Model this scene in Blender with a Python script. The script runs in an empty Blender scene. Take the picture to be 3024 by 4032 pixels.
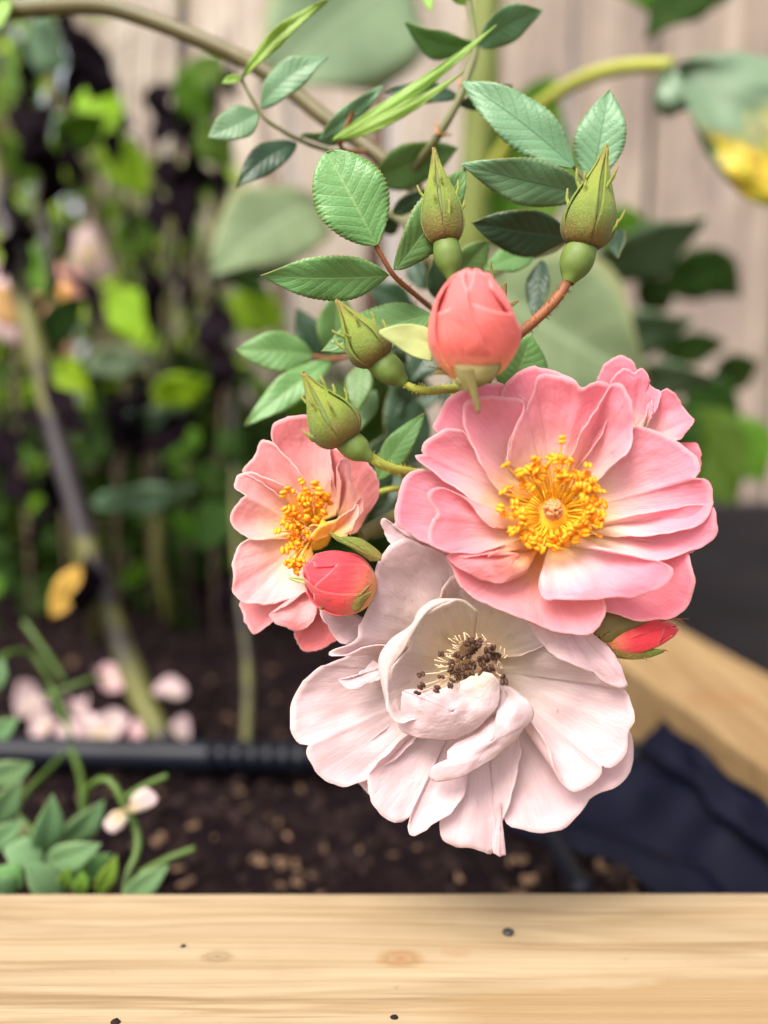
import bpy, bmesh, math, random
from mathutils import Vector, noise, Matrix
R = math.radians
random.seed(7)
scn = bpy.context.scene
col = scn.collection

# ------------------------------------------------------------------ camera, sky, sun, exposure
FPX = 3033.0                      # focal length in pixels of the 3024 x 4032 frame
PITCH = R(8)
CAM = Vector((0, 0, 0.45))
FW = Vector((0, math.cos(PITCH), -math.sin(PITCH)))
UP = Vector((0, math.sin(PITCH), math.cos(PITCH)))
RT = Vector((1, 0, 0))
cd = bpy.data.cameras.new("camera")
cam = bpy.data.objects.new("camera", cd)
col.objects.link(cam)
cam.location = CAM
cam.rotation_euler = (R(90) - PITCH, 0, 0)
cd.sensor_fit = 'HORIZONTAL'
cd.sensor_width = 36
cd.lens = 36 * FPX / 3024
cd.clip_start = 0.005
cd.clip_end = 3000
cd.dof.use_dof = True
cd.dof.focus_distance = 0.188
cd.dof.aperture_fstop = 5.5
scn.camera = cam

SUN_EL, SUN_AZ = R(52), R(214)    # azimuth clockwise from +Y (away from the camera)
world = bpy.data.worlds.new("World")
scn.world = world
world.use_nodes = True
wn = world.node_tree
sky = wn.nodes.new('ShaderNodeTexSky')
sky.sky_type = 'NISHITA'
sky.sun_disc = False
sky.sun_elevation = SUN_EL
sky.sun_rotation = SUN_AZ
sky.air_density = 1.0
sky.dust_density = 4.0
sky.ozone_density = 0.6
bgn = wn.nodes['Background']
hsv = wn.nodes.new('ShaderNodeHueSaturation')      # thin overcast: the blue is mostly veiled
hsv.inputs['Saturation'].default_value = 0.35
wn.links.new(sky.outputs[0], hsv.inputs['Color'])
wn.links.new(hsv.outputs[0], bgn.inputs[0])
bgn.inputs[1].default_value = 0.115
sd = bpy.data.lights.new("sun", 'SUN')
sun = bpy.data.objects.new("sun", sd)
col.objects.link(sun)
sd.energy = 1.75
sd.angle = R(26)
sd.color = (1.0, 0.93, 0.84)
sv = Vector((math.sin(SUN_AZ) * math.cos(SUN_EL), math.cos(SUN_AZ) * math.cos(SUN_EL), math.sin(SUN_EL)))
sun.rotation_euler = sv.to_track_quat('Z', 'Y').to_euler()
sun.location = (-1, -1, 3)
scn.view_settings.view_transform = 'Standard'
scn.view_settings.look = 'None'
scn.view_settings.gamma = 1
scn.view_settings.use_curve_mapping = False
scn.view_settings.exposure = 1.45
scn.render.engine = 'CYCLES'
scn.cycles.use_denoising = True
scn.cycles.max_bounces = 6
scn.cycles.transparent_max_bounces = 8

# ------------------------------------------------------------------ measuring helpers
CR = {'A': (1500, 1350, 1400 / 1659), 'B': (1050, 2000, 1600 / 1659), 'C': (850, 1400, 900 / 1593),
      'D': (900, 500, 1200 / 1659), 'E': (1600, 300, 1000 / 1659), 'F': (0, 0, 1000 / 1659),
      'G': (800, 0, 1400 / 1659), 'H': (1900, 0, 1124 / 1658), 'I': (0, 1200, 1000 / 1659),
      'J': (0, 2400, 1300 / 1659), 'K': (1800, 2300, 1224 / 1659), 'L': (0, 3400, 3024 / 1659),
      'N': (0, 0, 1.0), 'S': (0, 0, 3024 / 1659)}
def px(c, x, y):
    a, b, s = CR[c]
    return (a + x * s, b + y * s)
def at(n, depth):
    return CAM + depth * (FW + RT * ((n[0] - 1512) / FPX) + UP * ((2016 - n[1]) / FPX))
def pt(c, x, y, depth):
    return at(px(c, x, y), depth)
def on_z(c, x, y, z):
    n = px(c, x, y)
    d = FW + RT * ((n[0] - 1512) / FPX) + UP * ((2016 - n[1]) / FPX)
    return CAM + d * ((z - CAM.z) / d.z)
def catmull(pts, n):
    """n points evenly spaced along a smooth open curve through pts (tuples of any length)"""
    k = len(pts[0])
    P = [tuple(2 * a - b for a, b in zip(pts[0], pts[1]))] + list(pts) + [tuple(2 * a - b for a, b in zip(pts[-1], pts[-2]))]
    dense = []
    for i in range(1, len(P) - 2):
        for j in range(10):
            u = j / 10
            dense.append(tuple(0.5 * (2 * P[i][c] + (P[i + 1][c] - P[i - 1][c]) * u + (2 * P[i - 1][c] - 5 * P[i][c] + 4 * P[i + 1][c] - P[i + 2][c]) * u * u
                         + (3 * P[i][c] - P[i - 1][c] - 3 * P[i + 1][c] + P[i + 2][c]) * u ** 3) for c in range(k)))
    dense.append(tuple(pts[-1]))
    L = [0]
    for a, b in zip(dense, dense[1:]):
        L.append(L[-1] + math.dist(a, b))
    out, j = [], 0
    for i in range(n):
        t = L[-1] * i / (n - 1)
        while j < len(L) - 2 and L[j + 1] < t:
            j += 1
        f = (t - L[j]) / max(1e-9, L[j + 1] - L[j])
        out.append(tuple(a + (b - a) * f for a, b in zip(dense[j], dense[j + 1])))
    return out
def nz(x, y, s):
    return noise.noise(Vector((x, y, s * 7.31)))
def smooth(a, b, x):
    t = min(1, max(0, (x - a) / (b - a)))
    return t * t * (3 - 2 * t)

# ------------------------------------------------------------------ objects
def tag(o, label=None, cat=None, group=None, kind=None):
    if label: o['label'] = label
    if cat: o['category'] = cat
    if group: o['group'] = group
    if kind: o['kind'] = kind
    return o
def empty(name, loc=(0, 0, 0)):
    o = bpy.data.objects.new(name, None)
    col.objects.link(o)
    o.location = loc
    o.empty_display_size = 0.01
    return o
def mesh_obj(name, verts, faces, mat, parent=None, smoothed=True, uvs=None, attrs=None):
    me = bpy.data.meshes.new(name)
    me.from_pydata([tuple(v) for v in verts], [], faces)
    if smoothed:
        me.polygons.foreach_set('use_smooth', [True] * len(me.polygons))
    if uvs:
        ul = me.uv_layers.new(name='UVMap')
        buf = []
        for l in me.loops:
            buf.extend(uvs[l.vertex_index])
        ul.data.foreach_set('uv', buf)
    for k, v in (attrs or {}).items():
        a = me.attributes.new(k, 'FLOAT', 'POINT')
        a.data.foreach_set('value', v)
    me.materials.append(mat)
    me.update()
    o = bpy.data.objects.new(name, me)
    col.objects.link(o)
    if parent:
        o.parent = parent
        o.matrix_parent_inverse = Matrix.Translation(-root_loc(parent))
    return o
def root_loc(o):
    return Vector(o.location)
class MB:
    """collects shapes for one mesh"""
    def __init__(s):
        s.v, s.f, s.uv, s.at = [], [], [], []
    def grid(s, rows, closed=False, uv=None, at=None):
        b = len(s.v)
        m = len(rows[0])
        for i, r in enumerate(rows):
            for j, p in enumerate(r):
                s.v.append(p)
                s.uv.append(uv[i][j] if uv else (j / max(1, m - 1), i / max(1, len(rows) - 1)))
                s.at.append(at[i][j] if at else 0.0)
        for i in range(len(rows) - 1):
            for j in range(m - 1 + (1 if closed else 0)):
                k = (j + 1) % m
                s.f.append((b + i * m + j, b + i * m + k, b + (i + 1) * m + k, b + (i + 1) * m + j))
    def cap(s, ring_start, m):
        s.f.append(tuple(range(ring_start, ring_start + m)))
    def tube(s, pts, rad, m=8, caps=True, at=None):
        """pts: list of Vectors; rad: float or list"""
        n = len(pts)
        if not hasattr(rad, '__len__'):
            rad = [rad] * n
        b = len(s.v)
        ref = None
        rows = []
        for i in range(n):
            d = (pts[min(i + 1, n - 1)] - pts[max(i - 1, 0)])
            if d.length < 1e-9: d = Vector((0, 0, 1))
            d.normalize()
            if ref is None:
                ref = d.orthogonal()
            ref = ref - d * ref.dot(d)
            if ref.length < 1e-6: ref = d.orthogonal()
            ref.normalize()
            q = d.cross(ref)
            rows.append([pts[i] + (ref * math.cos(2 * math.pi * j / m) + q * math.sin(2 * math.pi * j / m)) * rad[i] for j in range(m)])
        s.grid(rows, True, at=[[(at[i] if at else 0.0)] * m for i in range(n)])
        if caps:
            s.cap(b, m)
            s.cap(b + (n - 1) * m, m)
    def ball(s, c, rx, ry=None, rz=None, m=8, n=6, rot=None, jit=0, at=0.0):
        ry = ry or rx; rz = rz or rx
        rows = []
        for i in range(n + 1):
            a = math.pi * i / n
            row = []
            for j in range(m):
                b = 2 * math.pi * j / m
                p = Vector((math.sin(a) * math.cos(b) * rx, math.sin(a) * math.sin(b) * ry, math.cos(a) * rz))
                if jit: p *= 1 + jit * (random.random() - .5)
                if rot: p = rot @ p
                row.append(c + p)
            rows.append(row)
        s.grid(rows, True, at=[[at] * m for _ in rows])
    def box(s, lo, hi):
        b = len(s.v)
        for z in (lo[2], hi[2]):
            for y in (lo[1], hi[1]):
                for x in (lo[0], hi[0]):
                    s.v.append(Vector((x, y, z))); s.uv.append((0, 0)); s.at.append(0.0)
        for f in ((0, 2, 3, 1), (4, 5, 7, 6), (0, 1, 5, 4), (2, 6, 7, 3), (0, 4, 6, 2), (1, 3, 7, 5)):
            s.f.append(tuple(b + i for i in f))
    def build(s, name, mat, parent=None, smoothed=True, thick=0):
        o = mesh_obj(name, s.v, s.f, mat, parent, smoothed, s.uv, {'rad': s.at})
        if thick:
            m = o.modifiers.new('thickness', 'SOLIDIFY')
            m.thickness = thick
            m.offset = 0
        return o

# ------------------------------------------------------------------ materials
def new_mat(name):
    m = bpy.data.materials.new(name)
    m.use_nodes = True
    nt = m.node_tree
    return m, nt, nt.nodes['Principled BSDF'], nt.nodes['Material Output']
def N(nt, typ, **kw):
    n = nt.nodes.new(typ)
    for k, v in kw.items():
        setattr(n, k, v)
    return n
def ramp(nt, stops, fac=None, interp='LINEAR'):
    r = nt.nodes.new('ShaderNodeValToRGB')
    r.color_ramp.interpolation = interp
    e = r.color_ramp.elements
    e[0].position, e[0].color = stops[0][0], (*stops[0][1], 1)
    e[1].position, e[1].color = stops[-1][0], (*stops[-1][1], 1)
    for p, c in stops[1:-1]:
        k = e.new(p)
        k.color = (*c, 1)
    if fac is not None:
        nt.links.new(fac, r.inputs[0])
    return r
def mix(nt, a, b, fac, mode='MIX'):
    m = nt.nodes.new('ShaderNodeMix')
    m.data_type = 'RGBA'
    m.blend_type = mode
    for s, v in ((m.inputs[6], a), (m.inputs[7], b), (m.inputs[0], fac)):
        if hasattr(v, 'node'): nt.links.new(v, s)
        elif hasattr(v, '__len__'): s.default_value = (*v, 1)
        else: s.default_value = v
    return m.outputs[2]
def math_n(nt, op, a, b=None, clamp=False):
    m = nt.nodes.new('ShaderNodeMath')
    m.operation = op
    m.use_clamp = clamp
    for s, v in ((m.inputs[0], a), (m.inputs[1], b)):
        if v is None: continue
        if hasattr(v, 'node'): nt.links.new(v, s)
        else: s.default_value = v
    return m.outputs[0]
def scaled(nt, src, sc, loc=(0, 0, 0)):
    m = nt.nodes.new('ShaderNodeMapping')
    m.inputs['Scale'].default_value = sc
    m.inputs['Location'].default_value = loc
    nt.links.new(src, m.inputs[0])
    return m.outputs[0]
def noise_n(nt, vec, scale, detail=3, rough=0.55):
    n = nt.nodes.new('ShaderNodeTexNoise')
    n.inputs['Scale'].default_value = scale
    n.inputs['Detail'].default_value = detail
    n.inputs['Roughness'].default_value = rough
    if vec is not None: nt.links.new(vec, n.inputs['Vector'])
    return n.outputs['Fac']
def coords(nt, out='Object'):
    return nt.nodes.new('ShaderNodeTexCoord').outputs[out]
def bump(nt, bsdf, h, strength, dist):
    b = nt.nodes.new('ShaderNodeBump')
    b.inputs['Strength'].default_value = strength
    b.inputs['Distance'].default_value = dist
    nt.links.new(h, b.inputs['Height'])
    nt.links.new(b.outputs[0], bsdf.inputs['Normal'])
    return b.outputs[0]
def translucent(nt, bsdf, out, colour, amount, normal=None):
    t = nt.nodes.new('ShaderNodeBsdfTranslucent')
    nt.links.new(colour, t.inputs['Color'])
    if normal is not None: nt.links.new(normal, t.inputs['Normal'])
    m = nt.nodes.new('ShaderNodeMixShader')
    m.inputs[0].default_value = amount
    nt.links.new(bsdf.outputs[0], m.inputs[1])
    nt.links.new(t.outputs[0], m.inputs[2])
    nt.links.new(m.outputs[0], out.inputs[0])
def plain(name, c, rough=0.6, var=0.15, scale=300, bumpd=0.0002, spec=0.4):
    m, nt, b, o = new_mat(name)
    co = coords(nt)
    n = noise_n(nt, co, scale, 4)
    k = mix(nt, tuple(x * (1 - var) for x in c), tuple(min(1, x * (1 + var)) for x in c), n)
    nt.links.new(k, b.inputs['Base Color'])
    b.inputs['Roughness'].default_value = rough
    b.inputs['Specular IOR Level'].default_value = spec
    bump(nt, b, n, 0.5, bumpd)
    return m
def petal_mat(name, stops, deep, vein, trans=0.35, blotch=None):
    m, nt, b, o = new_mat(name)
    rad = N(nt, 'ShaderNodeAttribute', attribute_name='rad').outputs['Fac']
    tone = N(nt, 'ShaderNodeAttribute', attribute_name='tone', attribute_type='OBJECT').outputs['Fac']
    uv = coords(nt, 'UV')
    ob = coords(nt, 'Object')
    soft = noise_n(nt, ob, 90, 3)
    rr = math_n(nt, 'ADD', rad, math_n(nt, 'MULTIPLY', math_n(nt, 'SUBTRACT', soft, 0.5), 0.16))
    c = ramp(nt, stops, rr).outputs[0]
    # deeper flush towards the rim of some petals (a trait of the petal, by its own radius)
    fl = math_n(nt, 'MULTIPLY', tone, math_n(nt, 'SMOOTH_MIN', 1.0, math_n(nt, 'MULTIPLY', rr, 1.9, True)), True)
    c = mix(nt, c, deep, fl)
    v = noise_n(nt, scaled(nt, uv, (70, 2.2, 1)), 1.0, 3, 0.6)
    vr = ramp(nt, [(0.30, (1, 1, 1)), (0.62, vein)], v).outputs[0]
    c = mix(nt, c, vr, 0.42, 'MULTIPLY')
    if blotch:
        bl = ramp(nt, [(0.52, (0, 0, 0)), (0.75, (1, 1, 1))], noise_n(nt, ob, 60, 2)).outputs[0]
        c = mix(nt, c, blotch, math_n(nt, 'MULTIPLY', bl, 0.45))
    sepu = N(nt, 'ShaderNodeSeparateXYZ')
    nt.links.new(uv, sepu.inputs[0])
    rimf = math_n(nt, 'MULTIPLY', math_n(nt, 'SUBTRACT', sepu.outputs[1], 0.955), 22.0, True)
    c = mix(nt, c, (0.95, 0.74, 0.70), math_n(nt, 'MULTIPLY', rimf, 0.16 if trans < .25 else 0.4))
    if blotch:
        spk = math_n(nt, 'MULTIPLY', math_n(nt, 'SUBTRACT', noise_n(nt, ob, 520, 2), 0.73), 22.0, True)
        c = mix(nt, c, (0.35, 0.17, 0.08), math_n(nt, 'MULTIPLY', spk, 0.55))
    nt.links.new(c, b.inputs['Base Color'])
    b.inputs['Roughness'].default_value = 0.55
    b.inputs['Specular IOR Level'].default_value = 0.25
    b.inputs['Sheen Weight'].default_value = 0.15
    fine = noise_n(nt, ob, 700, 4, 0.65)
    crump = noise_n(nt, scaled(nt, uv, (9, 4, 1)), 1.6, 3, 0.6)
    h = math_n(nt, 'ADD', math_n(nt, 'MULTIPLY', v, 1.0), math_n(nt, 'MULTIPLY', fine, 0.5))
    h = math_n(nt, 'ADD', h, math_n(nt, 'MULTIPLY', crump, 3.0))
    nrm = bump(nt, b, h, 0.30, 0.0005)
    translucent(nt, b, o, c, trans, nrm)
    return m
def leaf_mat(name, top, light, veinc, rough=0.38, trans=0.22, edge=(0.25, 0.2, 0.05), nv=9.0, edge_from=0.93, spec=0.45):
    m, nt, b, o = new_mat(name)
    uv = coords(nt, 'UV')
    ob = coords(nt, 'Object')
    sep = N(nt, 'ShaderNodeSeparateXYZ')
    nt.links.new(uv, sep.inputs[0])
    u = math_n(nt, 'ABSOLUTE', math_n(nt, 'SUBTRACT', math_n(nt, 'MULTIPLY', sep.outputs[0], 2.0), 1.0))
    v = sep.outputs[1]
    rnd = N(nt, 'ShaderNodeObjectInfo').outputs['Random']
    n1 = noise_n(nt, ob, 70, 3)
    f = math_n(nt, 'ADD', math_n(nt, 'MULTIPLY', n1, 0.5), math_n(nt, 'SUBTRACT', math_n(nt, 'MULTIPLY', rnd, 0.9), 0.2), True)
    c = mix(nt, top, light, f)
    hs = N(nt, 'ShaderNodeHueSaturation')
    nt.links.new(math_n(nt, 'ADD', 0.475, math_n(nt, 'MULTIPLY', rnd, 0.04)), hs.inputs['Hue'])
    nt.links.new(c, hs.inputs['Color'])
    c = hs.outputs[0]
    sp = math_n(nt, 'MULTIPLY', math_n(nt, 'SUBTRACT', noise_n(nt, ob, 240, 2), 0.70), 14.0, True)
    c = mix(nt, c, (0.22, 0.15, 0.05), math_n(nt, 'MULTIPLY', sp, 0.6))
    # side veins climb outward from the midrib
    w = math_n(nt, 'FRACT', math_n(nt, 'MULTIPLY', math_n(nt, 'SUBTRACT', v, math_n(nt, 'MULTIPLY', u, 0.22)), nv))
    w = math_n(nt, 'ABSOLUTE', math_n(nt, 'SUBTRACT', w, 0.5))
    vein = math_n(nt, 'SUBTRACT', 1.0, math_n(nt, 'MULTIPLY', w, 11.0, True), True)
    mid = math_n(nt, 'SUBTRACT', 1.0, math_n(nt, 'MULTIPLY', u, 16.0, True), True)
    vv = math_n(nt, 'MAXIMUM', math_n(nt, 'MULTIPLY', vein, 0.30), math_n(nt, 'MULTIPLY', mid, 0.8))
    c = mix(nt, c, veinc, vv)
    ed = math_n(nt, 'MULTIPLY', math_n(nt, 'SUBTRACT', u, edge_from), 1.0 / (1.001 - edge_from), True)
    c = mix(nt, c, edge, math_n(nt, 'MULTIPLY', ed, 0.7))
    nt.links.new(c, b.inputs['Base Color'])
    b.inputs['Roughness'].default_value = rough
    b.inputs['Specular IOR Level'].default_value = spec
    vor = N(nt, 'ShaderNodeTexVoronoi')
    vor.feature = 'DISTANCE_TO_EDGE'
    vor.inputs['Scale'].default_value = 900
    nt.links.new(ob, vor.inputs['Vector'])
    cell = math_n(nt, 'MULTIPLY', vor.outputs[0], 3.0, True)
    h = math_n(nt, 'SUBTRACT', math_n(nt, 'MULTIPLY', cell, 0.35), math_n(nt, 'MULTIPLY', math_n(nt, 'MAXIMUM', vein, mid), 0.9))
    h = math_n(nt, 'ADD', h, math_n(nt, 'MULTIPLY', w, 1.2))
    nrm = bump(nt, b, h, 0.26, 0.0005)
    translucent(nt, b, o, mix(nt, c, (0.35, 0.6, 0.03), 0.35), trans, nrm)
    return m

M = {}
PINK = [(0.0, (0.93, 0.48, 0.01)), (0.22, (0.94, 0.58, 0.06)), (0.36, (0.94, 0.74, 0.42)), (0.50, (0.93, 0.66, 0.62)), (0.72, (0.91, 0.46, 0.53)), (1.0, (0.88, 0.32, 0.41))]
M['pink'] = petal_mat('petal_pink', PINK, (0.87, 0.14, 0.17), (0.93, 0.72, 0.75), 0.45)
M['salmon'] = petal_mat('petal_salmon', [(0.0, (0.92, 0.5, 0.03)), (0.2, (0.93, 0.58, 0.14)), (0.38, (0.91, 0.60, 0.44)), (0.6, (0.91, 0.50, 0.49)), (1.0, (0.88, 0.33, 0.36))], (0.86, 0.15, 0.13), (0.93, 0.78, 0.78))
M['blush'] = petal_mat('petal_blush', [(0.0, (0.72, 0.54, 0.24)), (0.16, (0.72, 0.61, 0.42)), (0.34, (0.73, 0.63, 0.56)), (0.6, (0.75, 0.60, 0.60)), (1.0, (0.76, 0.585, 0.60))], (0.74, 0.38, 0.46), (0.9, 0.78, 0.80), 0.42, (0.74, 0.50, 0.54))
M['coral'] = petal_mat('petal_coral', [(0.0, (0.90, 0.50, 0.12)), (0.16, (0.90, 0.42, 0.18)), (0.38, (0.86, 0.20, 0.16)), (1.0, (0.86, 0.20, 0.20))], (0.78, 0.05, 0.07), (0.9, 0.62, 0.6), 0.2)
M['leaf'] = leaf_mat('rose_leaf', (0.085, 0.20, 0.055), (0.16, 0.33, 0.10), (0.28, 0.43, 0.16))
M['leaf_blue'] = leaf_mat('rose_leaf_upper', (0.11, 0.23, 0.11), (0.18, 0.34, 0.17), (0.06, 0.16, 0.06), 0.42)
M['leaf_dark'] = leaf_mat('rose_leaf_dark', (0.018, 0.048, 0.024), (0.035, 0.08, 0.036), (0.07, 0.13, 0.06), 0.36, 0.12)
M['leaf_young'] = leaf_mat('rose_leaf_young', (0.20, 0.38, 0.04), (0.34, 0.55, 0.08), (0.42, 0.56, 0.16), 0.4, 0.4)
M['bud'] = plain('bud_green', (0.10, 0.13, 0.016), 0.6, 0.35, 500, 0.0004)
def sepal_mat():
    m, nt, b, o = new_mat('sepal_green')
    rad = N(nt, 'ShaderNodeAttribute', attribute_name='rad').outputs['Fac']
    ob = coords(nt)
    n1, n2 = noise_n(nt, ob, 210, 4, .6), noise_n(nt, ob, 1900, 3, .7)
    v = math_n(nt, 'ADD', rad, math_n(nt, 'MULTIPLY', math_n(nt, 'SUBTRACT', n1, .5), .5))
    c = ramp(nt, [(0.0, (0.15, 0.075, 0.008)), (0.14, (0.13, 0.105, 0.008)), (0.32, (0.11, 0.155, 0.008)), (0.7, (0.18, 0.225, 0.012)), (1.0, (0.20, 0.15, 0.025))], v).outputs[0]
    c = mix(nt, c, (0.26, 0.30, 0.05), math_n(nt, 'MULTIPLY', math_n(nt, 'SUBTRACT', n2, .5, True), 1.6))
    nt.links.new(c, b.inputs['Base Color'])
    b.inputs['Roughness'].default_value = .7
    b.inputs['Sheen Weight'].default_value = .08
    bump(nt, b, math_n(nt, 'ADD', n2, n1), .6, .0006)
    return m
M['sepal'] = sepal_mat()
M['sepal_pale'] = plain('sepal_inner', (0.30, 0.34, 0.12), 0.65, 0.2, 300, 0.0003)
M['sepal_brown'] = plain('sepal_brownish', (0.15, 0.115, 0.03), 0.6, 0.4, 260, 0.0003)
M['hip'] = plain('hip_green', (0.115, 0.17, 0.03), 0.55, 0.35, 350, 0.0002)
M['stalk'] = plain('stalk_yellow_green', (0.32, 0.33, 0.05), 0.55, 0.3, 220)
M['stalk_red'] = plain('stalk_red', (0.22, 0.075, 0.025), 0.6, 0.5, 200)
M['cane'] = plain('cane_brown_green', (0.105, 0.085, 0.028), 0.5, 0.6, 45, 0.0004)
M['rachis'] = plain('rachis', (0.14, 0.14, 0.05), 0.55, 0.35, 120)
M['bristle'] = plain('bristle', (0.22, 0.08, 0.03), 0.6, 0.2)
M['thorn'] = plain('thorn', (0.38, 0.18, 0.07), 0.5, 0.2)
M['anther'] = plain('anther_orange', (0.92, 0.29, 0.003), 0.6, 0.25, 900, 0.0003)
M['filament'] = plain('filament_yellow', (0.93, 0.52, 0.03), 0.5, 0.12)
M['stigma'] = plain('stigma_tan', (0.60, 0.25, 0.10), 0.7, 0.5, 900, 0.0003)
M['old_anther'] = plain('anther_brown', (0.05, 0.018, 0.008), 0.6, 0.6, 900, 0.0003)
M['old_filament'] = plain('filament_cream', (0.72, 0.52, 0.33), 0.5, 0.15)

# ------------------------------------------------------------------ builders for the rose
def fan(c, root, outline, D0, mat, parent, base=0.0, rim=0.0, bulge=0.0, cup=0.0, ripple=0.5, und=0.5, curl=0.0,
        pw=1.0, centre=None, radius=600, tone=0.0, name='petal', n=64, m=20, seed=1, thick=0.00022, t0=0.03, dome=0.0, rough=1.0):
    """a petal: a sheet that opens from its root to its rim; depths in mm towards the viewer from D0.
    outline points may carry their own rim depth as a third number."""
    r0 = px(c, *root[:2])
    ol = [(*px(c, p[0], p[1]), (p[2] if len(p) > 2 else rim) * 40) for p in outline]
    ol = catmull(ol, n)
    ol = [(p[0] + rough * (7 * nz(i * .33, seed, 1.3) + 3 * nz(i * .9, seed, 2.3)), p[1] + rough * (7 * nz(i * .33, seed, 4.3) + 3 * nz(i * .9, seed, 5.3)), p[2]) for i, p in enumerate(ol)]
    cx, cy = centre if centre else r0
    mb = MB()
    rows, uv, at_ = [], [], []
    far = max(math.dist(p[:2], r0) for p in ol)
    if dome == 0:
        ol = [(p[0], p[1], 40 * (base + (p[2] / 40 - base) * smooth(0, .62, math.dist(p[:2], r0) / far))) for p in ol]
    wid = sum(math.dist(a[:2], b[:2]) for a, b in zip(ol, ol[1:])) / 1000
    for i in range(m):
        t = t0 + (1 - t0) * (i / (m - 1)) ** 0.8
        row, ur, ar = [], [], []
        for j in range(n):
            s = j / (n - 1)
            x = r0[0] + (ol[j][0] - r0[0]) * t
            y = r0[1] + (ol[j][1] - r0[1]) * t
            rimd = ol[j][2] / 40
            d = base + (rimd - base) * t ** pw + bulge * 4 * t * (1 - t) + dome * (1 - t * t)
            d += cup * (2 * s - 1) ** 2 * t
            d += ripple * t ** 3 * (math.sin(s * 9 + seed * 1.7) + 0.6 * math.sin(s * 21 + seed * 2.9))
            d += und * 2 * nz(x / 130, y / 130, seed) * smooth(0, .4, t)
            d += und * 0.5 * nz(x / 45, y / 45, seed + 3) * smooth(.2, .7, t)
            d -= curl * smooth(0.80, 1.0, t)
            row.append(at((x, y), D0 - d / 1000))
            ur.append((s * wid, t))
            ar.append(math.hypot(x - cx, y - cy) / radius)
        rows.append(row); uv.append(ur); at_.append(ar)
    mb.grid(rows, uv=uv, at=at_)
    o = mb.build(name, mat, parent, thick=thick)
    o['tone'] = float(tone)
    return o
def ribbon(c, inner, outer, D0, mat, parent, d_in=0.0, d_out=0.0, bulge=1.5, centre=None, radius=600, tone=0.0, name='petal', n=50, m=12, seed=1):
    """a rolled petal rim between two curves"""
    a = catmull([px(c, *p) for p in inner], n)
    b = catmull([px(c, *p) for p in outer], n)
    rows, uv, at_ = [], [], []
    for i in range(m):
        t = i / (m - 1)
        row, ur, ar = [], [], []
        for j in range(n):
            x = a[j][0] + (b[j][0] - a[j][0]) * t
            y = a[j][1] + (b[j][1] - a[j][1]) * t
            d = d_in + (d_out - d_in) * t + bulge * math.sin(math.pi * t) + 0.5 * nz(x / 120, y / 120, seed)
            row.append(at((x, y), D0 - d / 1000))
            ur.append((j / n, t)); ar.append(math.hypot(x - centre[0], y - centre[1]) / radius if centre else 1)
        rows.append(row); uv.append(ur); at_.append(ar)
    mb = MB()
    mb.grid(rows, uv=uv, at=at_)
    o = mb.build(name, mat, parent, thick=0.0003)
    o['tone'] = float(tone)
    return o
def leaf_rows(A, B, width, roll=0.0, fold=0.25, bend=0.1, teeth=0, wide=0.42, n=40, m=9, sidebend=0.0, seed=1, wave=0.02, tipness=1.0, crinkle=0.0016):
    ax = B - A
    L = ax.length
    ax.normalize()
    view = ((A + B) / 2 - CAM).normalized()
    side = ax.cross(view).normalized()
    nor = side.cross(ax).normalized()
    if nor.dot(view) > 0: nor = -nor
    rot = Matrix.Rotation(roll, 3, ax)
    side = rot @ side; nor = rot @ nor
    half = width / 2 / max(0.3, math.cos(roll))
    if teeth: n = teeth * 4
    rows, uv = [], []
    for i in range(n + 1):
        v = i / n
        k = v / wide * 0.5 if v < wide else 0.5 + (v - wide) / (1 - wide) * 0.5
        w = math.sin(math.pi * k) ** (0.72 if v < wide else 0.95 * tipness) * half
        w = max(w, half * 0.012)
        if teeth and 0.06 < v < 0.985:
            w *= 1 + (0.06 + 0.05 * nz(int(v * teeth) * 1.7, seed, 3)) * ((v * teeth) % 1.0 - 0.4)
        cen = A + ax * (L * v) + nor * (bend * L * 4 * v * (1 - v)) + side * (sidebend * L * 4 * v * (1 - v))
        row, ur = [], []
        for j in range(m):
            u = 2 * j / (m - 1) - 1
            z = abs(u) * fold * w - (abs(u) ** 3) * fold * 0.55 * w
            z += wave * L * math.sin(v * 13 + seed + (2 if u > 0 else 0)) * abs(u) ** 2
            z += crinkle * L * (math.sin((v - 0.22 * abs(u)) * 9 * 6.283)) * (0.3 + abs(u)) * (1 - abs(u) ** 4) * math.sin(math.pi * v)
            row.append(cen + side * (u * w) + nor * z)
            ur.append(((u + 1) / 2, v))
        rows.append(row); uv.append(ur)
    return rows, uv
def leaf(c, b, t, w, db, dt, mat, parent, name='leaflet', thick=0.0003, **kw):
    """base and tip in picture points, depths of both, width in picture points"""
    A, B = pt(c, *b, db), pt(c, *t, dt)
    W = w * CR[c][2] * (db + dt) / 2 / FPX
    rows, uv = leaf_rows(A, B, W, **kw)
    mb = MB()
    mb.grid(rows, uv=uv)
    return mb.build(name, M[mat] if isinstance(mat, str) else mat, parent, thick=thick)
def path3(c, pts, n=24):
    """smooth 3D path through (x, y, depth)"""
    q = [tuple(pt(c, *p)) if not isinstance(p[0], str) else tuple(pt(*p)) for p in pts]
    return [Vector(p) for p in catmull(q, n)]
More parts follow.
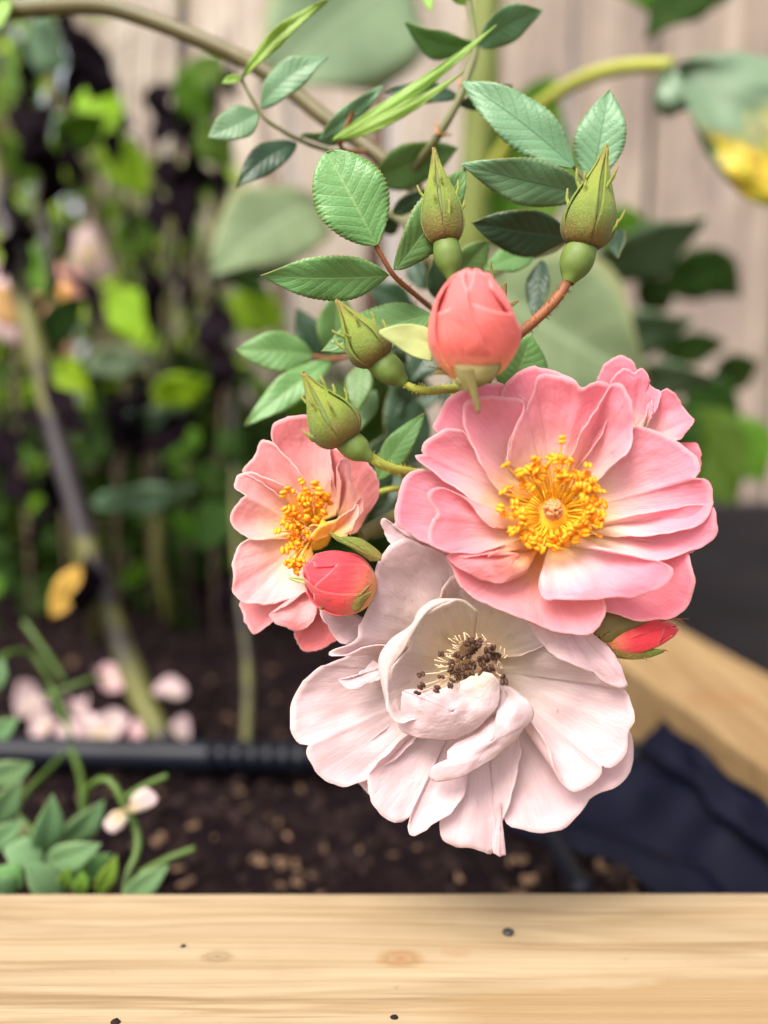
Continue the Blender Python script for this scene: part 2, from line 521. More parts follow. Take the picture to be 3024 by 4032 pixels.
def stem(c, pts, r0, r1, mat, parent, name='stalk', n=26, hairs=0, m=10, knots=0.0):
    P = path3(c, pts, n)
    rad = [(r0 + (r1 - r0) * i / (n - 1)) * (1 + knots * max(0, nz(i * .6, 3.1, r0 * 1e4))) for i in range(n)]
    mb = MB()
    mb.tube(P, rad, m)
    for k in range(hairs):
        i = random.randrange(1, n - 1)
        f = random.random()
        p = P[i - 1].lerp(P[i], f)
        d = (P[i] - P[i - 1]).normalized()
        a = d.orthogonal().normalized()
        a = Matrix.Rotation(random.random() * 6.28, 3, d) @ a
        L = random.uniform(.4, 1.1) * .001
        e = p + a * (rad[i] * 0.96)
        mb.tube([e, e + a * L], [0.0001, 0.00006], 4)
    return mb.build(name, M[mat] if isinstance(mat, str) else mat, parent)
def frame_of(A, B):
    ax = (B - A)
    L = ax.length
    ax.normalize()
    view = ((A + B) / 2 - CAM).normalized()
    q = ax.cross(view).normalized()          # to the side
    f = q.cross(ax).normalized()
    if f.dot(view) > 0: f = -f               # towards the viewer
    return ax, L, q, f
def prof(stops, v):
    for (a, x), (b, y) in zip(stops, stops[1:]):
        if v <= b:
            t = (v - a) / (b - a)
            t = t * t * (3 - 2 * t) if False else t
            return x + (y - x) * t
    return stops[-1][1]
def prof_s(stops, v):
    pts = catmull([(a * 1.0, x) for a, x in stops], 60)
    best = min(pts, key=lambda p: abs(p[0] - v))
    return best[1]
def table(stops):
    pts = catmull(stops, 80)
    def g(v):
        for a, b in zip(pts, pts[1:]):
            if v <= b[0]:
                return a[1] + (b[1] - a[1]) * (v - a[0]) / max(1e-9, b[0] - a[0])
        return pts[-1][1]
    return g
def lathe_patch(A, B, g, rmax, phi0, phi1, v0=0.0, v1=1.0, off=0.0, n=26, m=18, edge=0.0, topwave=0.0, seed=0, lift0=0.0, lift1=0.0, squash=1.0, narrow=0.0, twist=0.0):
    """patch of a body of revolution round A-B; phi 0 faces the viewer"""
    ax, L, q, f = frame_of(A, B)
    rows, uv, at_ = [], [], []
    for i in range(n + 1):
        row, ur, ar = [], [], []
        for j in range(m + 1):
            s = j / m
            top = v1 - topwave * (2 * s - 1) ** 2 + 0.02 * math.sin(s * 8 + seed)
            v = v0 + (top - v0) * i / n
            ph = (phi0 + phi1) / 2 + (phi1 - phi0) * (s - .5) * (1 - narrow * v) + twist * v
            r = g(v) * rmax + off + edge * (2 * s - 1) ** 4
            r += lift0 * (1 - s) ** 3 * (i / n) + lift1 * s ** 3 * (i / n)
            r += 0.012 * rmax * math.sin(v * 17 + ph * 3 + seed)
            row.append(A + ax * (L * v) + (f * math.cos(ph) * squash + q * math.sin(ph)) * r)
            ur.append((s, i / n)); ar.append(v)
        rows.append(row); uv.append(ur); at_.append(ar)
    return rows, uv, at_
def loft(A, B, g, rmax, n=24, m=20, mb=None):
    mb = mb or MB()
    ax, L, q, f = frame_of(A, B)
    rows = [[A + ax * (L * i / n) + (f * math.cos(6.2832 * j / m) + q * math.sin(6.2832 * j / m)) * (g(i / n) * rmax) for j in range(m)] for i in range(n + 1)]
    mb.grid(rows, True, at=[[i / n] * m for i in range(n + 1)])
    return mb
BUDG = [(0, .58), (.06, .82), (.16, .98), (.28, 1.0), (.42, .86), (.56, .62), (.7, .40), (.84, .2), (1, .03)]
HIPG = [(0, .36), (.12, .52), (.35, .88), (.6, 1.0), (.82, .92), (1, .84)]
def green_bud(c, hip0, base, tip, D, wid, hipw, parent, label=None, spin=0.0, Dtip=None):
    H, A, B = pt(c, *hip0, D), pt(c, *base, D), pt(c, *tip, Dtip or D)
    k = CR[c][2] * D / FPX
    g, hg = table(BUDG), table(HIPG)
    body = loft(A, B, g, wid / 2 * k * 0.93)
    b = body.build('flower_bud', M['bud'], parent)
    if label: b['label'] = label
    ov = (A - H).normalized() * 0.0012
    loft(H, A + ov, hg, hipw / 2 * k).build('hip', M['hip'], b)
    R_ = wid / 2 * k
    ax, L, q, f = frame_of(A, B)
    for i in range(5):
        ph = spin + i * 2 * math.pi / 5
        rows, uv, at_ = lathe_patch(A, B, g, R_ * (0.96 + 0.05 * (i % 2)), ph - 0.68, ph + 0.68, 0.0, 1.0, edge=R_ * 0.05, seed=i, m=12, narrow=.55)
        mb = MB()
        mb.grid(rows, uv=uv, at=at_)
        for sd_ in random.sample((-.62, .62, .3, -.5), 2):
            v = random.uniform(.15, .62)
            a_ = ph + sd_ * (1 - .55 * v)
            d = (f * math.cos(a_) + q * math.sin(a_))
            p = A + ax * (L * v) + d * g(v) * R_
            e = p + (d * random.uniform(.15, .5) + ax * random.uniform(.6, 1.0)) * R_ * random.uniform(.5, .9)
            mb.tube([p - d * R_ * .05, p.lerp(e, .5) + d * R_ * .05, e], [R_ * .04, R_ * .028, R_ * .006], 6, at=[.6, .7, 1.0])
        mb.build('sepal', M['sepal'], b, thick=0.0005)
    return b
def small_sepal(c, root, outline, D, mat, parent, base=0, rim=0, **kw):
    return fan(c, root, outline, D, M[mat], parent, base=base, rim=rim, ripple=0.15, und=0.2, rough=.3, name='sepal', n=36, m=12, thick=0.0004, **kw)
def stamens(c, centre, tips, D, base_r, base_d, mat_f, mat_a, parent, a_len, f_rad, arch=2.0, label=None, dual=True):
    """tips: (x, y, d mm) of every anther; filaments rise from a ring round the centre"""
    mb, ma = MB(), MB()
    for (x, y, d) in tips:
        th = math.atan2(y - centre[1], x - centre[0]) + random.uniform(-.15, .15)
        b = pt(c, centre[0] + math.cos(th) * base_r, centre[1] + math.sin(th) * base_r, D - base_d / 1000)
        e = pt(c, x, y, D - d / 1000)
        mid = b.lerp(e, .45) - FW * (arch / 1000) + UP * random.uniform(-.0006, .0006) + RT * random.uniform(-.0006, .0006)
        P = [Vector(p) for p in catmull([tuple(b), tuple(mid), tuple(e)], 9)]
        mb.tube(P, f_rad, 5, caps=False)
        dr = (P[-1] - P[-3]).normalized()
        z = (dr.cross(Vector((random.uniform(-1, 1), random.uniform(-1, 1), random.uniform(-1, 1))))).normalized()
        if random.random() < .5: z = (z + dr * .6).normalized()
        q = Vector((0, 0, 1)).rotation_difference(z).to_matrix()
        s = a_len * random.uniform(.8, 1.15)
        for k in ((-1, 1) if dual else (0,)):
            o = q @ Vector((0.26 * s * k, 0, 0))
            ma.ball(e + o, s * .30, s * .26, s * .52, 7, 5, q, jit=.18)
    o = mb.build('filament_cluster', M[mat_f], parent)
    o['kind'] = 'stuff'
    o2 = ma.build('anther_cluster', M[mat_a], parent)
    o2['kind'] = 'stuff'
    return o, o2

# ------------------------------------------------------------------ materials of the setting
def wood_mat(name, light, dark, grain_axis='X', knots=(), stain=None, weather=0.0, fine=1.0):
    m, nt, b, o = new_mat(name)
    ob = coords(nt, 'Object')
    lo, hi = {'X': ((1, 14, 14), (4, 330, 330)), 'Y': ((14, 1, 14), (330, 4, 330)), 'Z': ((14, 14, 1), (330, 330, 4))}[grain_axis]
    warp = noise_n(nt, scaled(nt, ob, tuple(x * 0.6 for x in lo)), 4.0, 3)
    band = N(nt, 'ShaderNodeTexNoise')
    band.inputs['Scale'].default_value = 5.0
    band.inputs['Detail'].default_value = 3
    band.inputs['Distortion'].default_value = 0.6
    nt.links.new(scaled(nt, ob, lo), band.inputs['Vector'])
    c = ramp(nt, [(0.30, light), (0.5, tuple(0.55 * a + 0.45 * d for a, d in zip(light, dark))), (0.56, light), (0.75, tuple(0.7 * a + 0.3 * d for a, d in zip(light, dark)))], band.outputs[0]).outputs[0]
    st = noise_n(nt, scaled(nt, ob, hi), 1.0 * fine, 4, 0.65)
    sr = ramp(nt, [(0.25, tuple(d / max(l, 1e-3) for d, l in zip(dark, light))), (0.55, (1, 1, 1))], st).outputs[0]
    wv = N(nt, 'ShaderNodeTexWave')
    wv.bands_direction = {'X': 'Y', 'Y': 'X', 'Z': 'X'}[grain_axis]
    wv.inputs['Scale'].default_value = 26.0 if grain_axis != 'Z' else 12.0
    wv.inputs['Distortion'].default_value = 5.0
    wv.inputs['Detail'].default_value = 3
    wv.inputs['Detail Scale'].default_value = 1.4
    nt.links.new(scaled(nt, ob, {'X': (.12, 1, 1), 'Y': (1, .12, 1), 'Z': (1, 1, .12)}[grain_axis]), wv.inputs['Vector'])
    ring = ramp(nt, [(0.55, (1, 1, 1)), (0.88, (0.70, 0.60, 0.48)), (1.0, (0.92, 0.88, 0.82))], wv.outputs['Fac']).outputs[0]
    c = mix(nt, c, ring, 0.55, 'MULTIPLY')
    c = mix(nt, c, sr, 0.6, 'MULTIPLY')
    pore = noise_n(nt, scaled(nt, ob, tuple(x * 2.6 for x in hi)), 1.0 * fine, 2)
    c = mix(nt, c, tuple(0.45 * x for x in dark), math_n(nt, 'MULTIPLY', math_n(nt, 'SUBTRACT', pore, 0.62, True), 4.0, True))
    dirt = noise_n(nt, ob, 190, 5, 0.7)
    c = mix(nt, c, tuple(0.35 * x for x in dark), math_n(nt, 'MULTIPLY', math_n(nt, 'SUBTRACT', dirt, 0.64, True), 3.0, True))
    pale_ = noise_n(nt, scaled(nt, ob, tuple(x * 0.4 for x in lo)), 9.0, 3)
    c = mix(nt, c, tuple(min(1, 1.18 * x + .02) for x in light), math_n(nt, 'MULTIPLY', math_n(nt, 'SUBTRACT', pale_, 0.48, True), 2.0, True))
    blot = noise_n(nt, ob, 28, 3)
    c = mix(nt, c, dark, math_n(nt, 'MULTIPLY', math_n(nt, 'SUBTRACT', blot, 0.5, True), 0.9))
    for (kx, ky, kz, kr, kc) in knots:
        d = N(nt, 'ShaderNodeVectorMath', operation='DISTANCE')
        nt.links.new(scaled(nt, ob, (0.55, 1, 1)), d.inputs[0])
        d.inputs[1].default_value = (kx * 0.55, ky, kz)
        dd = math_n(nt, 'ADD', d.outputs['Value'], math_n(nt, 'MULTIPLY', math_n(nt, 'SUBTRACT', st, 0.5), kr * 1.1))
        k = ramp(nt, [(0.0, (1, 1, 1)), (0.35, (0.45, 0.45, 0.45)), (0.5, (0.8, 0.8, 0.8)), (1.0, (0, 0, 0))], math_n(nt, 'DIVIDE', dd, kr, True)).outputs[0]
        c = mix(nt, c, kc, math_n(nt, 'MULTIPLY', k, 0.85))
    if stain:
        sx, sy, amp = stain
        sep = N(nt, 'ShaderNodeSeparateXYZ')
        nt.links.new(ob, sep.inputs[0])
        edge = math_n(nt, 'ADD', math_n(nt, 'MULTIPLY', math_n(nt, 'SUBTRACT', sep.outputs[0], sx), 0.10), math_n(nt, 'SUBTRACT', sy, sep.outputs[1]))
        edge = math_n(nt, 'ADD', edge, math_n(nt, 'MULTIPLY', math_n(nt, 'SUBTRACT', noise_n(nt, scaled(nt, ob, (18, 50, 50)), 1.0, 4), 0.5), 0.016))
        k = math_n(nt, 'MULTIPLY', edge, 500.0, True)
        right = math_n(nt, 'MULTIPLY', math_n(nt, 'SUBTRACT', sep.outputs[0], sx), 60.0, True)
        c = mix(nt, c, tuple(x * y for x, y in zip(light, (0.74, 0.64, 0.5))), math_n(nt, 'MULTIPLY', math_n(nt, 'MULTIPLY', k, right), amp))
    if weather:
        w = noise_n(nt, scaled(nt, ob, (11, 11, 4.5)), 1.0, 5, .65)
        c = mix(nt, c, (0.15, 0.11, 0.10), math_n(nt, 'MULTIPLY', math_n(nt, 'SUBTRACT', w, 0.42, True), 2.2 * weather, True))
    nt.links.new(c, b.inputs['Base Color'])
    b.inputs['Roughness'].default_value = 0.72
    b.inputs['Specular IOR Level'].default_value = 0.3
    bump(nt, b, st, 0.5, 0.0006)
    return m
def soil_mat(name):
    m, nt, b, o = new_mat(name)
    ob = coords(nt, 'Object')
    n1 = noise_n(nt, ob, 60, 6, 0.7)
    n2 = noise_n(nt, ob, 420, 4, 0.7)
    c = ramp(nt, [(0.3, (0.004, 0.002, 0.004)), (0.55, (0.011, 0.006, 0.007)), (0.8, (0.035, 0.022, 0.019))], n1).outputs[0]
    sp = ramp(nt, [(0.60, (0, 0, 0)), (0.72, (1, 1, 1))], n2).outputs[0]
    c = mix(nt, c, (0.11, 0.07, 0.05), math_n(nt, 'MULTIPLY', sp, 0.4))
    nt.links.new(c, b.inputs['Base Color'])
    b.inputs['Roughness'].default_value = 0.95
    b.inputs['Specular IOR Level'].default_value = 0.05
    bump(nt, b, n2, 0.8, 0.003)
    return m
Z_TOP = 0.30            # top of the bed's timbers
Z_SOIL = 0.25
k1 = on_z('L', 865, 205, Z_TOP); k2 = on_z('L', 470, 200, Z_TOP); k3 = on_z('L', 985, 190, Z_TOP); k4 = on_z('L', 808, 314, Z_TOP); k5 = on_z('L', 395, 180, Z_TOP)
far_y = on_z('L', 829, 64, Z_TOP).y
stain_p = on_z('L', 900, 290, Z_TOP)
M['pine'] = wood_mat('pine_board', (0.37, 0.28, 0.17), (0.20, 0.125, 0.055), 'X',
    [(k1.x, k1.y, Z_TOP, 0.0042, (0.24, 0.11, 0.035)), (k2.x, k2.y, Z_TOP, 0.0030, (0.20, 0.13, 0.07)), (k3.x, k3.y, Z_TOP, 0.0030, (0.30, 0.19, 0.10)),
     (k5.x, k5.y, Z_TOP, 0.0014, (0.28, 0.22, 0.16)), (k4.x, k4.y, Z_TOP, 0.0012, (0.30, 0.2, 0.1))], (stain_p.x, stain_p.y, 0.8))
kr = on_z('K', 1400, 605, Z_TOP)
M['pine_side'] = wood_mat('pine_side_board', (0.29, 0.19, 0.085), (0.17, 0.095, 0.04), 'Y', [(kr.x, kr.y, Z_TOP, 0.012, (0.25, 0.12, 0.05))])
M['fence'] = wood_mat('fence_wood', (0.36, 0.29, 0.235), (0.11, 0.075, 0.058), 'Z', (), None, 1.1, 0.25)
M['fence_lit'] = wood_mat('fence_lit_wood', (0.52, 0.445, 0.375), (0.20, 0.145, 0.11), 'Z', (), None, 0.7, 0.25)  # lighter copy of the fence wood: brighter light put into the colour
M['fence_low'] = wood_mat('fence_shade_wood', (0.013, 0.009, 0.011), (0.005, 0.004, 0.005), 'X', (), None, 0.0, 0.3)  # near-black: shade low behind the bed put into the colour
M['fence_low2'] = wood_mat('fence_shade_wood_grey', (0.022, 0.017, 0.019), (0.007, 0.005, 0.007), 'Z', (), None, 0.0, 0.3)
M['soil'] = soil_mat('soil')
M['crumb'] = plain('soil_crumb', (0.020, 0.012, 0.011), 0.95, 0.95, 70, 0.0005, 0.1)
M['chip'] = plain('wood_chip', (0.17, 0.10, 0.055), 0.85, 0.8, 200, 0.0005)
M['tube'] = plain('black_tube', (0.006, 0.007, 0.013), 0.45, 0.25, 60, 0.0002, 0.25)
M['liner'] = plain('black_liner', (0.004, 0.0045, 0.014), 0.55, 0.4, 90, 0.0008, 0.16)
M['ground'] = plain('ground', (0.10, 0.09, 0.06), 0.9, 0.4, 8, 0.01)
M['screw'] = plain('screw_metal', (0.03, 0.025, 0.025), 0.45, 0.3, 900, 0.0002)

# ------------------------------------------------------------------ ground, soil
mb = MB(); mb.grid([[Vector((x, y, 0)) for x in (-900, -40, 40, 900)] for y in (-900, -40, 40, 900)])
tag(mb.build('ground', M['ground'], smoothed=False), kind='structure')
BED_L, BED_FAR = -0.62, 0.93
def inner_x(y):
    return 0.1615 - 0.16 * (y - 0.306)
rows = []
for i in range(150):
    y = 0.20 + (BED_FAR - 0.20) * (i / 149) ** 1.25
    rows.append([])
    for j in range(170):
        x = BED_L + (inner_x(y) + 0.012 - BED_L) * j / 169
        z = Z_SOIL + 0.007 * nz(x * 14, y * 14, 1) + 0.005 * nz(x * 45, y * 45, 2) + 0.0030 * nz(x * 130, y * 130, 3) + 0.02 * smooth(.5, .9, y) - 0.008
        rows[-1].append(Vector((x, y, z)))
mb = MB(); mb.grid(rows)
tag(mb.build('soil', M['soil']), kind='structure')
def soil_z(x, y):
    return Z_SOIL + 0.007 * nz(x * 14, y * 14, 1) + 0.005 * nz(x * 45, y * 45, 2) + 0.02 * smooth(.5, .9, y) - 0.008
mb = MB()
rs = random.Random(3)
for k in range(5200):
    y = 0.215 + 0.5 * rs.random() ** 1.5
    x = rs.uniform(-0.36, inner_x(y) - .002)
    s = 0.0009 + 0.0050 * rs.random() ** 4
    mb.ball(Vector((x, y, soil_z(x, y) + s * .3)), s, s * rs.uniform(.6, 1.3), s * rs.uniform(.5, .9), 5, 3, jit=.7)
tag(mb.build('soil_crumbs', M['crumb'], smoothed=False), 'dark loose crumbs of soil covering the raised bed', 'soil', kind='stuff')

mb = MB()
for k in range(900):
    y = 0.222 + 0.42 * rs.random() ** 1.6
    x = rs.uniform(-0.34, inner_x(y) - .002)
    if nz(x * 22, y * 22, 6) < -.05: continue
    s = 0.0005 + 0.0016 * rs.random() ** 2
    q = Matrix.Rotation(rs.random() * 6, 3, 'Z') @ Matrix.Rotation(rs.uniform(-.5, .5), 3, 'X')
    mb.ball(Vector((x, y, soil_z(x, y) + .0015)), s * rs.uniform(1, 3.5), s * .6, s * .5, 4, 3, q, jit=.6)
tag(mb.build('bark_litter', M['chip'], smoothed=False), 'fine tan bark fibres scattered through the dark soil', 'litter', kind='stuff')

# ------------------------------------------------------------------ raised bed: four boards
def board(name, corners, z0, z1, mat, parent, axis, jag=0.0006, seg=60, label=None):
    """a sawn board: footprint corners a,b (inner edge) c,d (outer edge); slightly worn edges"""
    a, b, c, d = [Vector(p) for p in corners]
    rows = []
    r = 0.0018
    secs = [(0, z0), (0, z1 - r), (r * .35, z1 - r * .3), (r, z1), (-r, z1), (-r * .35, z1 - r * .3), (-1e-9, z1 - r), (-1e-9, z0)]
    for i in range(seg + 1):
        t = i / seg
        p, q = a.lerp(b, t), d.lerp(c, t)
        w = (q - p).normalized()
        row = []
        for (o, z) in secs:
            if o >= 0: v = p + w * o
            else: v = q + w * o
            e = jag * (nz(t * 23, o * 50, 5) + .6 * nz(t * 70, o * 50, 8)) if z > z0 + 1e-4 else 0
            row.append(Vector((v.x + (w.x * e), v.y + w.y * e, z + e * .4)))
        rows.append(row)
    mb = MB(); mb.grid(rows, True)
    mb.cap(0, len(secs)); mb.cap(seg * len(secs), len(secs))
    o = mb.build(name, mat, parent, smoothed=False)
    if label: o['label'] = label
    return o
bed = empty('raised_bed', (0, far_y, 0))
tag(bed, 'raised garden bed of pale sawn pine boards filled with dark soil', 'raised bed')
front = board('board', [(-0.75, far_y + 0.0002, 0), (0.36, far_y + 0.0012, 0), (0.36, 0.105, 0), (-0.75, 0.105, 0)], 0.262, Z_TOP, M['pine'], bed, 'X', seg=140, label='pale front board with small knots, nail hole and water stain')
board('board', [(-0.75, far_y - 0.003, 0), (0.36, far_y - 0.003, 0), (0.36, far_y - 0.041, 0), (-0.75, far_y - 0.041, 0)], 0.0, 0.261, M['pine'], bed, 'X')
y0, y1 = far_y + 0.001, 0.86
board('board', [(inner_x(y0), y0 + .0005, 0), (inner_x(y1), y1, 0), (inner_x(y1) + .074, y1, 0), (inner_x(y0) + .074, y0 + .0005, 0)], 0.255, Z_TOP - 0.0015, M['pine_side'], bed, 'Y', label='tan side board running back towards the fence')
board('board', [(inner_x(y0) + .012, y0, 0), (inner_x(y1) + .012, y1, 0), (inner_x(y1) + .05, y1, 0), (inner_x(y0) + .05, y0, 0)], 0.0, 0.2545, M['pine_side'], bed, 'Y')
board('board', [(-0.66, y0, 0), (-0.66, BED_FAR, 0), (-0.62, BED_FAR, 0), (-0.62, y0, 0)], 0.0, Z_TOP - .002, M['pine_side'], bed, 'Y')
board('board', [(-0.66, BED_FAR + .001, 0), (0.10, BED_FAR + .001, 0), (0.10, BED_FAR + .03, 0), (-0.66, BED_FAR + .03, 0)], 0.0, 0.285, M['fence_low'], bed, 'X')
sp = on_z('L', 1098, 150, Z_TOP)
mb = MB(); mb.ball(sp + Vector((0, 0, 0.0002)), 0.0017, 0.0015, 0.0009, 12, 6, jit=.12)
mb.build('screw_head', M['screw'], bed)
for q, s in ((on_z('L', 250, 343, Z_TOP), .0010), (on_z('L', 852, 333, Z_TOP), .0008), (on_z('L', 396, 179, Z_TOP), .0007)):
    mb = MB(); mb.ball(q + Vector((0, 0, 0.0001)), s * 1.3, s, s * .5, 8, 5, jit=.4)
    tag(mb.build('dirt_speck', M['crumb']), 'tiny dark speck of dirt lying on the front board', 'dirt', 'specks of dirt on the front board')

# ------------------------------------------------------------------ fence
fence = empty('wooden_fence', (0, 1.0, 0))
tag(fence, 'weathered beige vertical board fence behind the raised bed', 'fence')
xs = [-1.62, -1.49, -1.36, -1.23, -1.10, -0.97, -0.84, -0.71, -0.58, -0.34, -0.232, -0.115, 0.012, 0.125, 0.231, 0.332, 0.50, 0.63, 0.76, 0.90, 1.04]
for i, (a, b_) in enumerate(zip(xs, xs[1:])):
    if a == -0.58: continue            # the opening
    yy = 1.0 + (0.006 if i % 2 else 0.0)
    r2 = random.Random(i)
    rows = []
    for k in range(31):
        z = 0.02 + 1.78 * k / 30
        w0 = a + .0018 + .0015 * nz(z * 6, i, 2)
        w1 = b_ - (.0085 if i == 14 else .0018) + .0015 * nz(z * 6, i, 4)
        rows.append([Vector((w0, yy + .018, z)), Vector((w0, yy, z)), Vector((w0 + .003, yy - .003, z)), Vector((w1 - .003, yy - .003, z)), Vector((w1, yy, z)), Vector((w1, yy + .018, z))])
    mb = MB(); mb.grid(rows, True); mb.cap(0, 6); mb.cap(180, 6)
    mb.build('fence_board', M['fence_lit' if b_ < .2 else 'fence'], fence, smoothed=False)
for z in (0.16, 1.45):
    for x0, x1 in ((-0.36, 1.06), (-1.62, -.56)):
        mb = MB(); mb.box((x0, 1.0245, z), (x1, 1.064, z + .09)); mb.build('rail', M['fence'], fence, smoothed=False)
for i, (a, b_) in enumerate(zip(xs, xs[1:])):
    yy = .966 + .006 * (i % 3)
    mb = MB(); mb.box((a + .002, yy, 0.0), (b_ - .002, .9955, 0.318 + .006 * math.sin(i * 2.2))); mb.build('shade_board', M['fence_low' if i % 2 else 'fence_low2'], fence, smoothed=False)  # dark strip added to stand for the shadow at the fence foot
for x in (-0.56, -0.36, 0.332, 1.06):
    mb = MB(); mb.box((x - .045, 1.0665, 0), (x + .045, 1.156, 1.84)); mb.build('post', M['fence'], fence, smoothed=False)

# ------------------------------------------------------------------ drip tube and liner
mb = MB()
P = [Vector((-0.40, 0.425, Z_SOIL + .006)), Vector((-0.25, 0.41, Z_SOIL + .008)), Vector((-0.1, 0.402, Z_SOIL + .008)), Vector((0.0, .398, Z_SOIL + .008)), Vector((0.10, .398, Z_SOIL + .009)), Vector((inner_x(.4) - .004, .395, Z_SOIL + .010))]
P = [Vector(p) for p in catmull([tuple(p) for p in P], 60)]
mb.tube(P, 0.0082, 16)
tb = mb.build('drip_tube', M['tube'])
tag(tb, 'thick black irrigation tube lying across the dark soil', 'tube')
mb = MB()
c0 = on_z('S', 560, 1668, Z_SOIL + .008)
for k in range(7):
    x = c0.x - .03 + k * .0085
    mb.tube([Vector((x, .3985, Z_SOIL + .008)), Vector((x + .004, .3985, Z_SOIL + .008))], 0.0092, 16)
mb.build('ribbed_fitting', M['tube'], tb)
mb = MB()
P = path3('S', [(1150, 1690, .41), (1175, 1770, .375), (1215, 1850, .335), (1262, 1932, .2985)], 20)
P = [Vector((p.x, p.y, max(p.z, soil_z(p.x, p.y) + .004))) for p in P]
P[0].z = Z_SOIL + .010
mb.tube(P, 0.0046, 12)
tag(mb.build('feeder_tube', M['tube']), 'thinner dark tube slanting from the drip tube to the front board', 'tube')
# liner: black sheet folded against the side board and out over the soil
cor = {}
rows = []
for i in range(34):
    v = i / 33                                     # 0 far, 1 near
    y = 0.385 - (0.385 - (far_y + 0.004)) * v
    row = []
    for j in range(36):
        u = j / 35                                 # 0 on the soil, 1 up the board
        xi = inner_x(y) - .0015
        reach = 0.085 * (1 - 0.55 * v) + .012 * math.sin(v * 9)
        if u < .55:
            x = xi - reach * (1 - u / .55)
            z = soil_z(x, y) + 0.006 + .007 * max(0, nz(x * 40, y * 40, 4)) + .022 * smooth(.25, .55, u)
        else:
            k = (u - .55) / .45
            x = xi - 0.012 * (1 - k) ** 2 - .001
            z = Z_SOIL + .024 + (0.287 - Z_SOIL - .024) * k * (0.6 + .4 * math.sin(1.2 + v * 2.2)) 
        z += .004 * nz(u * 6, v * 7, 9)
        x -= .004 * abs(nz(u * 5, v * 8, 5)) * (1 if u > .5 else 0)
        row.append(Vector((x, y, z)))
    rows.append(row)
mb = MB(); mb.grid(rows)
tag(mb.build('bed_liner', M['liner'], thick=0.0006), 'folded black plastic liner tucked against the side board', 'liner')

# ------------------------------------------------------------------ wood chips and fallen petals on the soil
rs = random.Random(11)
chip_px = [('J', 1410, 1190), ('J', 1490, 1200), ('J', 1395, 1290), ('J', 1490, 1280), ('J', 940, 1290), ('J', 970, 1080), ('J', 100, 1010), ('K', 380, 1490), ('K', 350, 1400), ('K', 330, 1610), ('K', 790, 1460), ('K', 1090, 1560), ('K', 1130, 1600), ('K', 1340, 1610), ('K', 1170, 860), ('K', 1110, 750), ('K', 1260, 960), ('K', 1230, 1060), ('K', 280, 1390), ('K', 20, 1500), ('J', 1000, 370), ('J', 1120, 620), ('J', 360, 220), ('J', 1240, 340), ('J', 1135, 480), ('K', 930, 1600), ('K', 630, 1350), ('J', 800, 1130), ('J', 1600, 1330), ('J', 1290, 1190)]
for k, (c, x, y) in enumerate(chip_px):
    p = on_z(c, x, y, Z_SOIL)
    zz = soil_z(p.x, p.y) + (.02 if c == 'K' and x > 1000 and y < 1100 else 0)
    mb = MB()
    s = rs.uniform(.0016, .0032)
    for _ in range(rs.randint(2, 5)):       # a splintered, crumbly bit of bark
        q = Matrix.Rotation(rs.random() * 6, 3, 'Z') @ Matrix.Rotation(rs.uniform(-.9, .9), 3, 'X')
        mb.ball(Vector((p.x + rs.uniform(-1, 1) * s, p.y + rs.uniform(-1, 1) * s, zz + s * rs.uniform(.2, .8))), s * rs.uniform(.6, 1.3), s * rs.uniform(.4, .8), s * rs.uniform(.3, .6), 5, 3, q, jit=.8)
    tag(mb.build('wood_chip', M['chip'], smoothed=False), 'small tan wood chip lying in the dark soil', 'wood chip', 'wood chips in the soil')

# ------------------------------------------------------------------ background plants
M['broad'] = leaf_mat('broad_leaf_green', (0.045, 0.11, 0.008), (0.11, 0.24, 0.014), (0.15, 0.27, 0.04), 0.6, 0.4, (0.1, 0.18, 0.03), 6, spec=0.18)
M['broad_pale'] = leaf_mat('broad_leaf_pale', (0.15, 0.22, 0.11), (0.26, 0.34, 0.20), (0.36, 0.45, 0.27), 0.55, 0.3, (0.30, 0.27, 0.12), 6, 0.8, spec=0.18)
M['broad_grey'] = leaf_mat('broad_leaf_grey_green', (0.06, 0.11, 0.055), (0.13, 0.21, 0.12), (0.17, 0.26, 0.14), 0.4, 0.2, (0.13, 0.2, 0.1), 6, spec=0.18)
M['broad_lime'] = leaf_mat('broad_leaf_lime', (0.25, 0.48, 0.01), (0.42, 0.62, 0.03), (0.4, 0.6, 0.08), 0.5, 0.5, (0.3, 0.5, 0.03), 6, spec=0.18)
M['broad_dark'] = leaf_mat('broad_leaf_dark_shade', (0.009, 0.025, 0.004), (0.024, 0.055, 0.009), (0.035, 0.07, 0.014), 0.7, 0.12, (0.02, 0.04, 0.008), 6, spec=0.06)  # green lowered to near black to carry the deep shade among leaves
